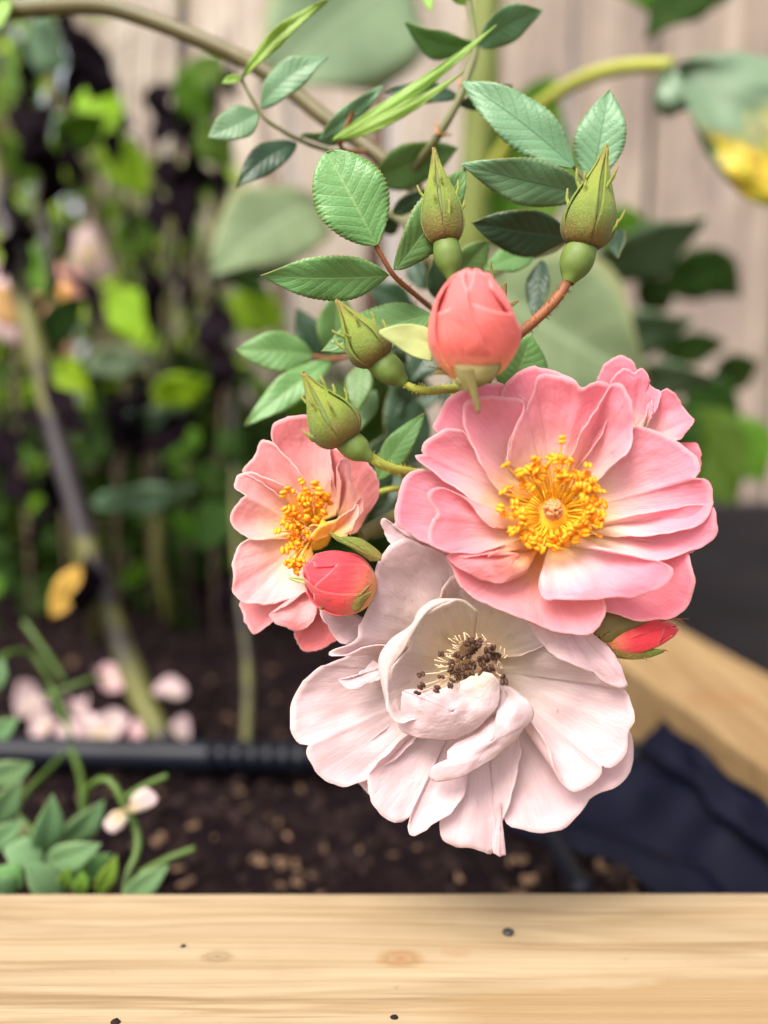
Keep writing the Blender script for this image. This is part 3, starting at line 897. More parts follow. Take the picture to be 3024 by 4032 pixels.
def yellowing():
    m, nt, b, o = new_mat('broad_leaf_yellow_edge')
    uv = coords(nt, 'UV'); ob = coords(nt)
    sep = N(nt, 'ShaderNodeSeparateXYZ'); nt.links.new(uv, sep.inputs[0])
    n1, n2 = noise_n(nt, ob, 55, 4), noise_n(nt, ob, 18, 3)
    g = mix(nt, (0.12, 0.19, 0.11), (0.20, 0.29, 0.17), n2)
    e = math_n(nt, 'ADD', sep.outputs[1], math_n(nt, 'MULTIPLY', math_n(nt, 'SUBTRACT', n1, 0.5), 0.5))
    gate = ramp(nt, [(0.20, (0, 0, 0)), (0.27, (1, 1, 1)), (0.46, (1, 1, 1)), (0.54, (0, 0, 0))], math_n(nt, 'DIVIDE', sep.outputs[0], 2.75)).outputs[0]
    c = ramp(nt, [(0.42, (0, 0, 0)), (0.60, (1, 1, 1))], e).outputs[0]
    c = math_n(nt, 'MULTIPLY', c, gate)
    y = ramp(nt, [(0.35, (0.22, 0.26, 0.03)), (0.5, (0.62, 0.47, 0.03)), (0.68, (0.30, 0.16, 0.03))], noise_n(nt, ob, 90, 3)).outputs[0]
    k = mix(nt, g, y, c)
    nt.links.new(k, b.inputs['Base Color'])
    b.inputs['Roughness'].default_value = 0.45
    translucent(nt, b, o, k, 0.2)
    return m
M['leaf_yellowing'] = yellowing()
M['withered'] = plain('withered_leaf', (0.007, 0.004, 0.006), 0.95, 0.7, 60, 0.002, 0.05)
M['withered_tan'] = plain('withered_leaf_tan', (0.30, 0.17, 0.06), 0.85, 0.4, 60, 0.001)
M['yellow_leaf'] = plain('yellow_dead_leaf', (0.45, 0.26, 0.04), 0.7, 0.4, 60, 0.001)
M['green_stalk'] = plain('green_stalk', (0.125, 0.15, 0.025), 0.6, 0.25, 40, 0.0005)
M['brown_stake'] = plain('brown_stake', (0.10, 0.06, 0.04), 0.8, 0.4, 60, 0.001)
M['grass'] = plain('grass_green', (0.06, 0.11, 0.015), 0.5, 0.3, 80, 0.0003)
def cane_mat():
    m, nt, b, o = new_mat('dying_cane')
    ob = coords(nt)
    n = noise_n(nt, scaled(nt, ob, (12, 12, 26)), 1.0, 2)
    c = ramp(nt, [(0.43, (0.018, 0.010, 0.013)), (0.52, (0.085, 0.08, 0.015)), (0.75, (0.14, 0.14, 0.028))], n).outputs[0]
    nt.links.new(c, b.inputs['Base Color'])
    b.inputs['Roughness'].default_value = 0.6
    return m
M['dying'] = cane_mat()
WIDE = dict(thick=0.0006, n=22, m=9, wave=0.03, crinkle=0.004)
def bleaf(c, b, t, w, db, dt, mat, parent, wide=0.36, fold=0.2, bend=0.08, roll=0.0, name='leaf', **kw):
    return leaf(c, b, t, w, db, dt, mat, parent, name=name, wide=wide, fold=fold, bend=bend, roll=roll, **{**WIDE, **kw})

# tall big-leaved plant by the fence
tp = empty('broad_leaved_plant', (0.10, 0.60, Z_SOIL))
tag(tp, 'tall plant with thick green stalk and broad leaves, one leaf yellowing at its edge', 'plant')
mb = MB()
P = path3('S', [(1062, -260, .50), (1050, 0, .50), (1035, 250, .51), (1020, 480, .52), (1012, 700, .54), (1010, 1000, .57)], 30) 
P.append(Vector((P[-1].x - .005, .62, Z_SOIL - .02)))
P = [Vector(p) for p in catmull([tuple(p) for p in P], 40)]
mb.tube(P, [0.0100 + 0.0015 * max(0, math.sin(i * .9)) for i in range(40)], 14)
mb.build('stalk', M['green_stalk'], tp)
stem('S', [(1030, 440, .52), (1090, 320, .50), (1160, 235, .47), (1250, 175, .44), (1350, 145, .41), (1450, 140, .39)], .0046, .0036, 'stalk', tp, 'leaf_stalk')
fan('S', (1455, 142), [(1425, 165), (1412, 215), (1432, 252), (1462, 246), (1492, 236), (1512, 258), (1512, 300), (1535, 350), (1572, 392), (1612, 428), (1660, 446), (1740, 470), (1850, 420), (1880, 290), (1780, 170), (1620, 118), (1500, 120)], .385, M['leaf_yellowing'], tp, base=0, rim=-2, bulge=7, ripple=1.5, und=2, n=90, m=20, seed=3, name='leaf', thick=.0006)
bleaf('S', (1075, 470), (1190, 165), 190, .55, .56, 'broad', tp, roll=.3)
bleaf('S', (1040, 540), (1270, 330), 150, .56, .55, 'broad', tp, roll=-.5)
bleaf('S', (1060, 620), (1400, 830), 330, .52, .46, 'broad_pale', tp, wide=.5, roll=.2)
bleaf('S', (1290, 520), (1410, 490), 120, .58, .56, 'broad', tp, wide=.5)
stem('S', [(1020, 600, .535), (1150, 580, .55), (1295, 520, .58)], .003, .002, 'green_stalk', tp, 'leaf_stalk')
bleaf('S', (1255, 590), (1525, 470), 110, .56, .52, 'broad_grey', tp, wide=.5, roll=.7)
bleaf('S', (1180, 700), (1330, 560), 100, .6, .58, 'broad_lime', tp, wide=.5)
bleaf('S', (1250, 730), (1500, 690), 100, .58, .53, 'broad_grey', tp, wide=.5, roll=.5)
bleaf('S', (1310, 800), (1560, 815), 75, .56, .52, 'broad_grey', tp, wide=.5, roll=.6)
bleaf('S', (1400, 880), (1500, 1010), 140, .62, .58, 'broad_dark', tp, wide=.5)
bleaf('S', (1450, 890), (1590, 1090), 200, .62, .58, 'broad', tp, wide=.45)
bleaf('S', (1560, 900), (1650, 1040), 130, .64, .62, 'broad', tp, wide=.5)
bleaf('S', (1440, 860), (1330, 1000), 160, .6, .58, 'broad_dark', tp, wide=.5)
for (b, t, w) in [((1430, 620), (1580, 560), 110), ((1500, 540), (1600, 640), 90), ((1420, 760), (1570, 740), 70), ((1480, 830), (1600, 900), 110), ((1380, 660), (1450, 600), 90), ((1540, 820), (1640, 780), 80), ((1400, 1010), (1520, 1090), 120), ((1350, 900), (1420, 980), 120)]:
    bleaf('S', b, t, w, .66, .64, 'broad_dark', tp, wide=.5, roll=.2)  # dark leaves added to stand for shadow shapes on the fence
stem('S', [(1012, 720, .54), (1200, 790, .6), (1450, 880, .62)], .003, .002, 'green_stalk', tp, 'leaf_stalk')
bleaf('S', (1560, -60), (1395, 85), 110, .50, .48, 'broad_dark', tp, wide=.5, roll=.5)
bleaf('S', (1600, -40), (1270, -30), 150, .52, .49, 'broad', tp, wide=.5, roll=.5)
# pale leaves to the left of the stalk
bleaf('S', (880, -60), (560, 190), 330, .60, .52, 'broad_pale', tp, wide=.45, roll=.2)
bleaf('S', (690, 440), (450, 600), 190, .58, .50, 'broad_pale', tp, wide=.4, roll=.5)
bleaf('S', (640, 560), (480, 560), 90, .60, .52, 'broad_grey', tp, wide=.5, roll=.2)
stem('S', [(1050, -40, .50), (960, -70, .58), (870, -60, .6)], .003, .002, 'green_stalk', tp, 'leaf_stalk')
stem('S', [(1018, 520, .52), (850, 470, .58), (690, 440, .58)], .003, .002, 'green_stalk', tp, 'leaf_stalk')
# brown stake behind
mb = MB()
a, b_ = pt('S', 822, 60, .80), pt('S', 812, 420, .82)
d = (b_ - a).normalized()
e = a + d * ((Z_SOIL - a.z) / d.z)
mb.tube([a - d * .25, a, b_, e + d * .03], [.0098, .0102, .0104, .0108], 12)
tag(mb.build('garden_stake', M['brown_stake']), 'dark brown wooden stake standing in front of the beige fence', 'stake')

# canes and leaves on the left: four tall half-withered plants
def tall_plant(label, canes, leaves, withered, loc):
    t = empty('withered_plant', loc)
    tag(t, label, 'plant', 'tall half-withered plants')
    for pts, r0, r1 in canes:
        P = path3('S', pts, 30)
        lo = P[-1]
        if lo.z > soil_z(lo.x, lo.y):
            P.append(Vector((lo.x + .01, lo.y + .01, soil_z(lo.x, lo.y) - .012)))
        mb = MB()
        mb.tube(P, [(r0 + (r1 - r0) * i / (len(P) - 1)) * (1 + .25 * max(0, math.sin(i * 1.3)) ** 6) for i in range(len(P))], 12)
        mb.build('cane', M['dying'], t)
    for (b, tp_, w, d0, d1, mat, roll) in leaves:
        bleaf('S', b, tp_, w * .78, d0, d1, mat, t, roll=roll + .25 * math.sin(w + b[0]), wide=.42, bend=.08 + .08 * math.sin(b[1]), sidebend=.05 * math.sin(b[0]))
    for (b, tp_, w, d0, d1, sd) in withered:
        # a shrivelled hanging leaf: twisted, crumpled strip
        A, B = pt('S', *b, d0), pt('S', *tp_, d1)
        W = w * CR['S'][2] * (d0 + d1) / 2 / FPX
        rows, uv = leaf_rows(A, B, W, roll=sd % 3 - 1.2, fold=.9, bend=.05, n=22, m=9, wave=.06, seed=sd)
        for i, r in enumerate(rows):
            for j, p in enumerate(r):
                q = Vector((nz(p.x * 70, p.z * 70, sd), nz(p.y * 70, p.z * 70, sd + 1), nz(p.x * 70, p.y * 70, sd + 2)))
                rows[i][j] = p + q * W * .45
        mb = MB(); mb.grid(rows, uv=uv)
        mb.build('withered_leaf', M['withered'], t, thick=0.0008)
    return t
lean = tall_plant('leaning cane with dark joints rising beside the fallen petals', [([(-40, 250, .50), (5, 420, .50), (35, 580, .495), (75, 740, .49), (110, 890, .485), (155, 1060, .475), (205, 1230, .465), (262, 1390, .455), (312, 1520, .445), (375, 1640, .43)], .0062, .0068)],
    [((90, 760), (180, 640), 90, .50, .52, 'broad_dark', .3), ((70, 700), (-60, 620), 100, .5, .5, 'withered_tan', .2)],
    [((15, 420), (-10, 620), 60, .49, .48, 3), ((40, 720), (130, 560), 30, .5, .52, 5), ((140, 590), (215, 700), 28, .52, .51, 6), ((95, 830), (190, 950), 50, .48, .47, 7), ((190, 1210), (140, 1330), 60, .45, .44, 9)], (-.11, .42, Z_SOIL))
yl = bleaf('S', (190, 1220), (110, 1335), 70, .47, .46, 'yellow_leaf', lean, name='dead_leaf', wide=.45)
yl['label'] = 'yellow dead leaf hanging on the cane'
LP = [((470, 120), (400, 310), 120, .60, .60, 'broad', .4), ((395, 150), (455, 290), 90, .58, .6, 'broad', -.2), ((430, 270), (500, 360), 110, .56, .57, 'broad', .1), ((60, 60), (150, 140), 130, .55, .55, 'broad_grey', .3),
      ((220, 300), (330, 420), 120, .62, .62, 'broad_lime', .2), ((120, 320), (230, 250), 110, .62, .6, 'broad', .3), ((330, 470), (250, 560), 110, .66, .66, 'broad', .2), ((470, 500), (580, 640), 120, .66, .64, 'broad_dark', .2)]
tall_plant('tall stem hung with black shrivelled leaves in front of bright foliage', [([(395, -60, .60), (385, 200, .61), (375, 420, .62), (365, 650, .63), (350, 900, .64), (340, 1200, .66)], .0032, .0045)],
    LP, [((375, 180), (365, 330), 62, .60, .59, 11), ((390, 280), (370, 420), 66, .60, .59, 12), ((360, 350), (410, 500), 68, .59, .58, 13), ((340, 400), (360, 520), 50, .59, .58, 14), ((300, 560), (310, 740), 40, .6, .6, 15), ((235, 280), (255, 380), 36, .6, .6, 16), ((470, 640), (510, 860), 66, .55, .54, 17), ((430, 720), (470, 880), 40, .56, .55, 18)], (-.18, .66, Z_SOIL))
hang = random.Random(5)
extra = []
for k in range(34):
    x = hang.choice((100, 160, 250, 300, 370, 400, 480, 60)) + hang.uniform(-25, 25)
    y = hang.uniform(40, 900)
    d = hang.uniform(.56, .66)
    extra.append(((x, y), (x + hang.uniform(-25, 25), y + hang.uniform(60, 150)), hang.uniform(16, 34), d, d - .01, 40 + k))
LP2 = [((30, 100), (90, 250), 110, .66, .66, 'broad', .2), ((180, 160), (280, 320), 140, .7, .7, 'broad_lime', .3), ((0, 300), (80, 400), 110, .6, .62, 'broad', .2), ((30, 520), (110, 640), 110, .62, .62, 'broad', .1), ((240, 620), (330, 760), 130, .62, .62, 'broad_lime', .2),
       ((100, 780), (200, 880), 130, .60, .6, 'broad_lime', .2), ((185, 790), (320, 775), 95, .58, .58, 'broad_pale', .3), ((110, 880), (190, 850), 70, .58, .58, 'broad_pale', .3), ((330, 860), (450, 820), 100, .62, .6, 'broad_lime', .2), ((200, 1085), (420, 1050), 80, .55, .54, 'broad_grey', .7), ((270, 900), (400, 880), 70, .58, .57, 'broad_grey', .5),
       ((250, 930), (170, 1010), 90, .6, .6, 'broad_dark', .2), ((430, 930), (350, 1000), 80, .6, .58, 'broad', .2), ((440, 1000), (520, 1090), 90, .58, .58, 'broad_dark', .2), ((500, 640), (620, 700), 140, .70, .68, 'broad_lime', .2)]
tall_plant('tall stem with dark dead leaves high up and lime leaves low', [([(150, -60, .62), (120, 150, .62), (95, 350, .62), (110, 600, .62), (140, 900, .62), (170, 1200, .64)], .0034, .005), ([(290, 300, .68), (300, 520, .68), (320, 700, .67), (335, 900, .66), (345, 1200, .68)], .0034, .0044)],
    LP2, [((130, 40), (190, 220), 66, .58, .57, 21), ((150, 110), (160, 260), 40, .58, .58, 22), ((90, 210), (105, 390), 70, .58, .57, 23), ((60, 320), (90, 460), 60, .58, .58, 24), ((130, 300), (190, 420), 40, .6, .6, 25), ((330, 820), (240, 960), 60, .58, .57, 26), ((210, 880), (300, 1010), 46, .58, .57, 27), ((400, 880), (320, 1010), 60, .58, .56, 28), ((10, 900), (60, 1100), 60, .56, .55, 29), ((90, 950), (70, 1180), 50, .56, .55, 30)] + extra, (-.24, .66, Z_SOIL))
tall_plant('thin brown stem standing in the shaded soil', [([(500, 700, .60), (505, 1000, .58), (515, 1250, .53), (535, 1450, .49), (530, 1640, .46)], .002, .003)],
    [((505, 1010), (600, 1110), 110, .58, .56, 'broad_dark', .2), ((505, 1060), (430, 1190), 120, .58, .57, 'broad_dark', .3), ((510, 1150), (590, 1260), 110, .56, .55, 'broad_dark', .2), ((520, 1000), (470, 930), 90, .58, .58, 'broad_dark', .1)],
    [((510, 1230), (470, 1330), 40, .53, .52, 31)], (-.09, .46, Z_SOIL))
tw = random.Random(9)
for k in range(7):
    x = (60, 130, 215, 265, 330, 410, 465)[k]
    d = tw.uniform(.60, .72)
    t = empty('dead_twig', (0, 0, 0))
    p = path3('S', [(x + tw.uniform(-20, 20), tw.uniform(-60, 250), d), (x + tw.uniform(-25, 25), 500, d), (x + tw.uniform(-25, 25), 800, d), (x + tw.uniform(-20, 20), 1150, d)], 20)
    t.location = (p[-1].x, p[-1].y, Z_SOIL)
    p.append(Vector((p[-1].x, p[-1].y, soil_z(p[-1].x, p[-1].y) - .01)))
    mb = MB(); mb.tube(p, [.0011 + .0009 * i / 20 for i in range(21)], 7); mb.build('stem', M['brown_stake'], t)
    for j in range(4):
        q = p[2 + j * 4]
        e = q + Vector((tw.uniform(-.05, .05), tw.uniform(-.02, .02), tw.uniform(.0, .05)))
        mb = MB(); mb.tube([q, q.lerp(e, .5) + Vector((0, 0, .006)), e], [.0010, .0008, .0004], 6); mb.build('side_twig', M['brown_stake'], t)
    tag(t, 'thin bare brown twig standing among the half-withered plants', 'twig', 'dead twigs among the left plants')
# faded old bloom in the leaves on the left
fb = empty('faded_rose', tuple(pt('S', 110, 620, .68)))
tag(fb, 'faded salmon rose bloom half hidden among the left foliage', 'flower')
for k, (o, r, mt) in enumerate([([(60, 640), (80, 590), (130, 570), (180, 600), (170, 680), (110, 700)], (120, 640), 'salmon'), ([(0, 560), (-30, 640), (-10, 720), (60, 740), (80, 660), (50, 580)], (30, 660), 'blush'), ([(160, 500), (200, 490), (235, 560), (240, 600), (190, 600), (150, 560)], (190, 550), 'blush'), ([(60, 700), (130, 690), (160, 760), (120, 800), (60, 780)], (110, 740), 'salmon')]):
    fan('S', r, o + [o[0]], .66, M[mt], fb, base=0, rim=-6, dome=5, radius=200, n=28, m=10, seed=k, tone=.2)
mb = MB(); mb.tube([pt('S', 110, 660, .672), pt('S', 130, 900, .68), Vector((-.27, .70, Z_SOIL - .01))], .003, 8); mb.build('stalk', M['dying'], fb)

# leafy shrub behind: fills the view to the left of the fence
def shrub(label, c, dep, n, x0, x1, y0, y1, mats, seed, size):
    rs = random.Random(seed)
    t = empty('shrub', (at(px('S', (x0 + x1) / 2, 1000), dep).x, dep, 0))
    tag(t, label, 'shrub', 'shrubs behind the raised bed')
    for kk, (mt, share) in enumerate(mats):
        mb = MB()
        for k in range(int(n * share)):
            x, y = rs.uniform(x0, x1), rs.uniform(y0, y1)
            if nz(x / 130, y / 130, seed + kk) < -.22: continue
            if seed == 5 and y < 340 and (x > 215 or nz(x / 60, y / 160, 77) > .05): continue
            d = dep + rs.uniform(-.11, .14)
            A = pt('S', x, y, d)
            v = Vector((rs.uniform(-1, 1), rs.uniform(-1, .4), rs.uniform(-.9, .5))).normalized()
            s = size * rs.uniform(.6, 1.4)
            rows, uv = leaf_rows(A, A + v * s, s * rs.uniform(.5, .75), roll=rs.uniform(-.9, .9), n=6, m=5, bend=rs.uniform(-.1, .15), crinkle=0)
            mb.grid(rows, uv=uv)
        o = mb.build('foliage', M[mt], t)
        o['kind'] = 'stuff'
    for k in range(5):
        x = x0 + (x1 - x0) * (k + .5) / 5
        a = pt('S', x, 500, dep); b = Vector((a.x * 1.02, dep, 0.0))
        mb = MB(); mb.tube([b, b.lerp(a, .5) + Vector((.03 * math.sin(k), 0, 0)), a, a + Vector((.02 * math.cos(k * 3), 0, .15))], [.007, .005, .004, .002], 8)
        mb.build('branch', M['brown_stake'], t)
    return t
shrub('loose bright green shrub seen past the withered stems', None, .84, 3600, -60, 520, -350, 1000, [('broad', .32), ('broad_lime', .40), ('broad_pale', .10), ('broad_dark', .18)], 5, .016)
shrub('dense shrub low behind the canes, shade put into its dark leaves', None, .80, 1500, -80, 900, 780, 1330, [('broad_dark', .92), ('broad', .08)], 6, .026)  # this shrub and the next are darkened to stand for deep shade
shrub('thicket low against the fence, shade put into its near-black leaves', None, .90, 700, -120, 900, 900, 1400, [('broad_dark', 1.0)], 9, .04)
shrub('tall open shrub beyond the end of the fence', None, 1.5, 420, -300, 330, 200, 1000, [('broad_lime', .45), ('broad', .40), ('broad_dark', .15)], 8, .05)

# ------------------------------------------------------------------ low plant and fallen petals at the front left
M['leaf_low'] = leaf_mat('low_plant_leaf', (0.13, 0.26, 0.11), (0.21, 0.38, 0.17), (0.25, 0.42, 0.2), 0.42, 0.25)
lp = empty('low_leafy_plant', tuple(on_z('J', 250, 1500, Z_SOIL)))
tag(lp, 'low plant with pointed green leaflets and arching stems behind the front board', 'plant')
for (b, t, w, d0, d1, mt, ro) in [((215, 1235), (265, 925), 150, .285, .275, 'leaf_low', .2), ((320, 1180), (525, 955), 140, .295, .29, 'leaf_low', .4), ((235, 1275), (510, 1175), 150, .28, .272, 'leaf_low', .3), ((215, 1255), (15, 1205), 165, .28, .275, 'leaf_low', .2),
      ((300, 1450), (125, 1265), 150, .268, .262, 'leaf_low', .1), ((630, 1450), (850, 1280), 120, .272, .27, 'leaf_low', .2), ((-60, 1190), (125, 1050), 120, .285, .28, 'leaf_low', .2), ((-60, 1090), (110, 845), 150, .29, .285, 'leaf_low', .3), ((-60, 850), (165, 770), 150, .30, .295, 'leaf_low', .4),
      ((490, 1430), (585, 1230), 90, .27, .268, 'leaf_young', .3), ((300, 1430), (335, 1290), 80, .27, .268, 'leaf_young', .4), ((400, 1440), (410, 1310), 80, .272, .27, 'leaf_young', .2), ((-60, 640), (95, 540), 120, .32, .31, 'leaf_low', .2), ((100, 1400), (-30, 1300), 150, .27, .268, 'leaf', .1), ((330, 1360), (560, 1225), 130, .285, .28, 'leaf', .1), ((120, 1200), (180, 1090), 110, .30, .30, 'leaf', .1), ((-40, 420), (15, 240), 90, .33, .33, 'leaf_low', .1), ((60, 1450), (-40, 1360), 150, .265, .26, 'leaf_low', .1)]:
    leaf('J', b, t, w, d0, d1, mt, lp, name='leaf', wide=.45, fold=.25, bend=.08, roll=ro, n=28, m=11, wave=.004)
stem('J', [(210, 1500, .275), (215, 1250, .285), (150, 1100, .29), (60, 1000, .295)], .0014, .0009, 'grass', lp)
stem('J', [(215, 1250, .285), (300, 1170, .292), (330, 1130, .295)], .0011, .0008, 'grass', lp)
stem('J', [(640, 1500, .268), (600, 1460, .27), (500, 1440, .272)], .0011, .0009, 'grass', lp)
for pts, r in [([(630, 1480, .27), (640, 1340, .275), (690, 1220, .28), (690, 1120, .283), (650, 1040, .285), (615, 960, .285), (560, 865, .287), (490, 860, .29), (430, 950, .30), (410, 1300, .30)], .0015), ([(360, 700, .36), (400, 820, .34), (415, 940, .32), (420, 1300, .30)], .0015), ([(320, 730, .36), (220, 830, .33), (120, 940, .31), (40, 1100, .3)], .0015), ([(-20, 260, .36), (60, 215, .37), (150, 220, .38), (220, 300, .38), (270, 420, .38), (360, 640, .36)], .0015), ([(120, 60, .42), (220, 200, .41), (320, 350, .39)], .0014), ([(220, 440, .38), (400, 370, .38), (520, 330, .39)], .0013), ([(640, 940, .285), (740, 880, .284), (840, 835, .283)], .0014), ([(700, 1330, .275), (850, 1250, .28), (980, 1200, .28)], .0015)]:
    stem('J', pts, r, r * .75, 'grass', lp, 'arching_stem')
for k, (r, o, D, mt) in enumerate([((150, 450), [(80, 440), (110, 380), (160, 360), (210, 400), (225, 450), (180, 500), (120, 515)], .385, 'blush'), ((545, 300), [(490, 300), (520, 260), (570, 260), (600, 300), (590, 345), (530, 340)], .425, 'blush'), ((850, 400), [(760, 405), (800, 375), (880, 370), (920, 395), (880, 430), (800, 440)], .415, 'blush'),
        ((500, 590), [(390, 600), (420, 530), (500, 540), (560, 490), (610, 520), (620, 590), (560, 640), (460, 660), (400, 650)], .385, 'blush'), ((620, 640), [(520, 690), (560, 640), (640, 600), (700, 590), (690, 650), (600, 700)], .38, 'blush'), ((330, 660), [(260, 700), (290, 640), (360, 620), (420, 650), (390, 710), (310, 725)], .378, 'blush'), ((220, 560), [(160, 560), (200, 520), (260, 520), (290, 560), (240, 600), (180, 600)], .385, 'blush'), ((150, 660), [(40, 670), (90, 620), (180, 640), (220, 690), (150, 720), (70, 710)], .375, 'blush'),
        ((890, 585), [(830, 580), (870, 545), (930, 560), (940, 595), (890, 625), (840, 620)], .395, 'blush'), ((670, 720), [(620, 720), (650, 690), (710, 695), (720, 740), (660, 765)], .372, 'blush'), ((385, 440), [(340, 430), (380, 400), (420, 420), (425, 460), (370, 475)], .39, 'blush')]):
    ol = [tuple(on_z('J', r[0] + (q[0] - r[0]) * 1.2, r[1] + (q[1] - r[1]) * 1.25, Z_SOIL + .004)) for q in o + [o[0]]]
    ol = [Vector(q) for q in catmull(ol, 34)]
    cen = on_z('J', *r, Z_SOIL + .004)
    rows, uv, at_ = [], [], []
    for i in range(10):
        t = .05 + .95 * i / 9
        rows.append([]); uv.append([]); at_.append([])
        for j, q in enumerate(ol):
            w = cen.lerp(q, t)
            lift = .009 * t * t * (.5 + .5 * math.sin(j * .37 + k * 2.1)) + .004 * nz(w.x * 90, w.y * 90, k) * t
            rows[-1].append(Vector((w.x, w.y, soil_z(w.x, w.y) + .0045 + max(0, lift))))
            uv[-1].append((j / 33, t)); at_[-1].append(t * .8)
    mb = MB(); mb.grid(rows, uv=uv, at=at_)
    p = mb.build('fallen_petal', M[mt], None, thick=.0004)
    p['tone'] = .45 if k in (4, 1) else .05
    lab = {0: 'roundest white fallen petal, lying apart under the arching green stem', 1: 'pinkish fallen petal lying behind the heap, close to the leaning cane', 2: 'long pale fallen petal lying alone on the far side of the cane',
           8: 'small pale fallen petal between the foot of the cane and the drip tube', 9: 'small pale fallen petal almost touching the drip tube beside the heap'}.get(k, 'pale pink petal in the heap of fallen petals by the arching stems')
    tag(p, lab, 'petal', 'petals fallen on the soil')
for k, (r, o) in enumerate([((650, 1000), [(635, 990), (680, 930), (740, 900), (790, 940), (780, 980), (700, 1020), (650, 1020)]), ((600, 1030), [(620, 1010), (640, 1050), (600, 1110), (550, 1120), (525, 1080), (560, 1020)])]):
    p = fan('J', r, o + [o[0]], .281, M['blush'], None, base=0, rim=2, dome=2, radius=160, n=30, m=9, seed=k + 20, name='fallen_petal')
    tag(p, ['pale pink loose petal caught upright on a bent green stem', 'pale pink loose petal hanging below a bent green stem'][k], 'petal', 'petals caught on the stem')

# ------------------------------------------------------------------ the rose bush
rose = empty('rose_bush', (-0.46, 0.36, Z_SOIL))
tag(rose, 'pink rose bush with open blooms, buds and toothed leaves reaching over the bed', 'rose bush')
HC = M['cane']
# canes
can = MB()
P = path3('F', [(-400, 160, .31), (0, 78, .285), (230, 58, .28), (520, 38, .275), (700, 48, .272), (850, 88, .27), (1100, 175, .268), (1400, 300, .266), (1659, 420, .265)], 30)
P += path3('G', [(180, 265, .264), (300, 345, .263), (420, 430, .262), (560, 545, .26), (700, 640, .257), (800, 715, .254), (900, 790, .25), (970, 850, .246), (1010, 930, .243), (1030, 1040, .24), (1060, 1200, .236)], 40)[1:]
P += path3('S', [(1010, 640, .235), (1020, 800, .232), (1030, 960, .228), (1040, 1100, .224)], 14)
P0 = [Vector((-.46, .36, Z_SOIL - .01)), Vector((-.47, .355, .40)), Vector((-.42, .345, .56)), Vector((-.30, .33, .615))]
P = [Vector(p) for p in catmull([tuple(p) for p in P0 + P], 170)]
can.tube(P, [.0040 - .0016 * i / 169 + (.0007 * math.exp(-((i - 66) / 1.6) ** 2)) for i in range(170)], 14)
can = can.build('cane', HC, rose)
stem('G', [(1225, -60, .232), (1245, 60, .231), (1270, 230, .23), (1235, 350, .229), (1190, 470, .228), (1130, 580, .229), (1075, 665, .231), (1010, 750, .236), (960, 830, .243), (950, 870, .246)], .00095, .0014, 'rachis', rose, 'stalk')
stem('S', [(1040, 1090, .222), (1060, 1080, .21), (1088, 1090, .196)], .0022, .0026, 'stalk', rose, 'flower_stalk')
stem('S', [(1010, 660, .235), (985, 900, .225), (930, 1050, .215), (850, 1130, .212), (800, 1150, .206)], .0016, .0017, 'rachis', rose, 'flower_stalk')
stem('S', [(1005, 760, .232), (960, 1000, .222), (930, 1200, .215), (1000, 1350, .205)], .0018, .0022, 'stalk', rose, 'flower_stalk')
for (c, p, t, d) in [('F', (205, 72), (208, 130), .28), ('F', (545, 42), (545, 85), .274), ('F', (850, 95), (855, 160), .27), ('G', (1092, 630), (1088, 550), .229), ('G', (1110, 630), (1165, 632), .229), ('G', (1205, 400), (1188, 352), .228), ('G', (400, 420), (440, 395), .262)]:
    mb = MB(); a, b = pt(c, *p, d), pt(c, *t, d)
    mb.tube([a, a.lerp(b, .5) + Vector((0, 0, .0003)), b], [.0008, .0004, .00006], 8)
    mb.build('thorn', M['thorn'], can)

T = dict(teeth=24, fold=.22, wide=.45, thick=0.0003, m=11)
# --- compound leaf with big round end leaflet
rc = stem('D', [(800, 640, .1905), (850, 730, .192), (905, 815, .194), (990, 890, .200), (1085, 970, .208), (1180, 1050, .225)], .0006, .0008, 'stalk_red', rose, 'compound_leaf', hairs=30)
rc['label'] = 'light green compound leaf with one large round end leaflet'
leaf('D', (806, 645), (532, 140), 400, .190, .187, 'leaf', rc, **{**T, 'wide': .50, 'tipness': .62}, bend=.06, roll=.12, seed=1)
leaf('D', (868, 808), (178, 808), 240, .193, .184, 'leaf', rc, **T, bend=.07, roll=-.25, seed=2)
leaf('D', (908, 778), (1292, 222), 235, .194, .199, 'leaf', rc, **T, bend=.05, roll=.3, seed=3)
# --- upper right compound leaf
rc = stem('E', [(1090, 590, .2035), (1165, 680, .204), (1195, 760, .205), (1180, 900, .212), (1000, 1115, .222), (800, 1190, .226), (560, 1300, .232)], .0005, .0008, 'rachis', rose, 'compound_leaf')
leaf('E', (1100, 600), (355, 30), 300, .2035, .205, 'leaf_blue', rc, **T, bend=.06, roll=.35, seed=4)
leaf('E', (1180, 765), (362, 576), 285, .2045, .198, 'leaf_blue', rc, **T, bend=.06, roll=-.2, seed=5)
leaf('E', (1215, 700), (1327, 92), 325, .2075, .204, 'leaf_blue', rc, **T, bend=.05, roll=-.1, seed=6)
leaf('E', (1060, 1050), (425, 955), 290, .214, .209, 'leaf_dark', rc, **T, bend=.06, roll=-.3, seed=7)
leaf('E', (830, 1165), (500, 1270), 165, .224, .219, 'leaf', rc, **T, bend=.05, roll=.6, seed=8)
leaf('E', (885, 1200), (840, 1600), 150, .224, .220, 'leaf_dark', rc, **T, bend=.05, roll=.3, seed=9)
leaf('E', (1390, 1000), (1385, 1190), 110, .222, .216, 'leaf_dark', rc, **T, bend=.05, roll=.6, seed=19)
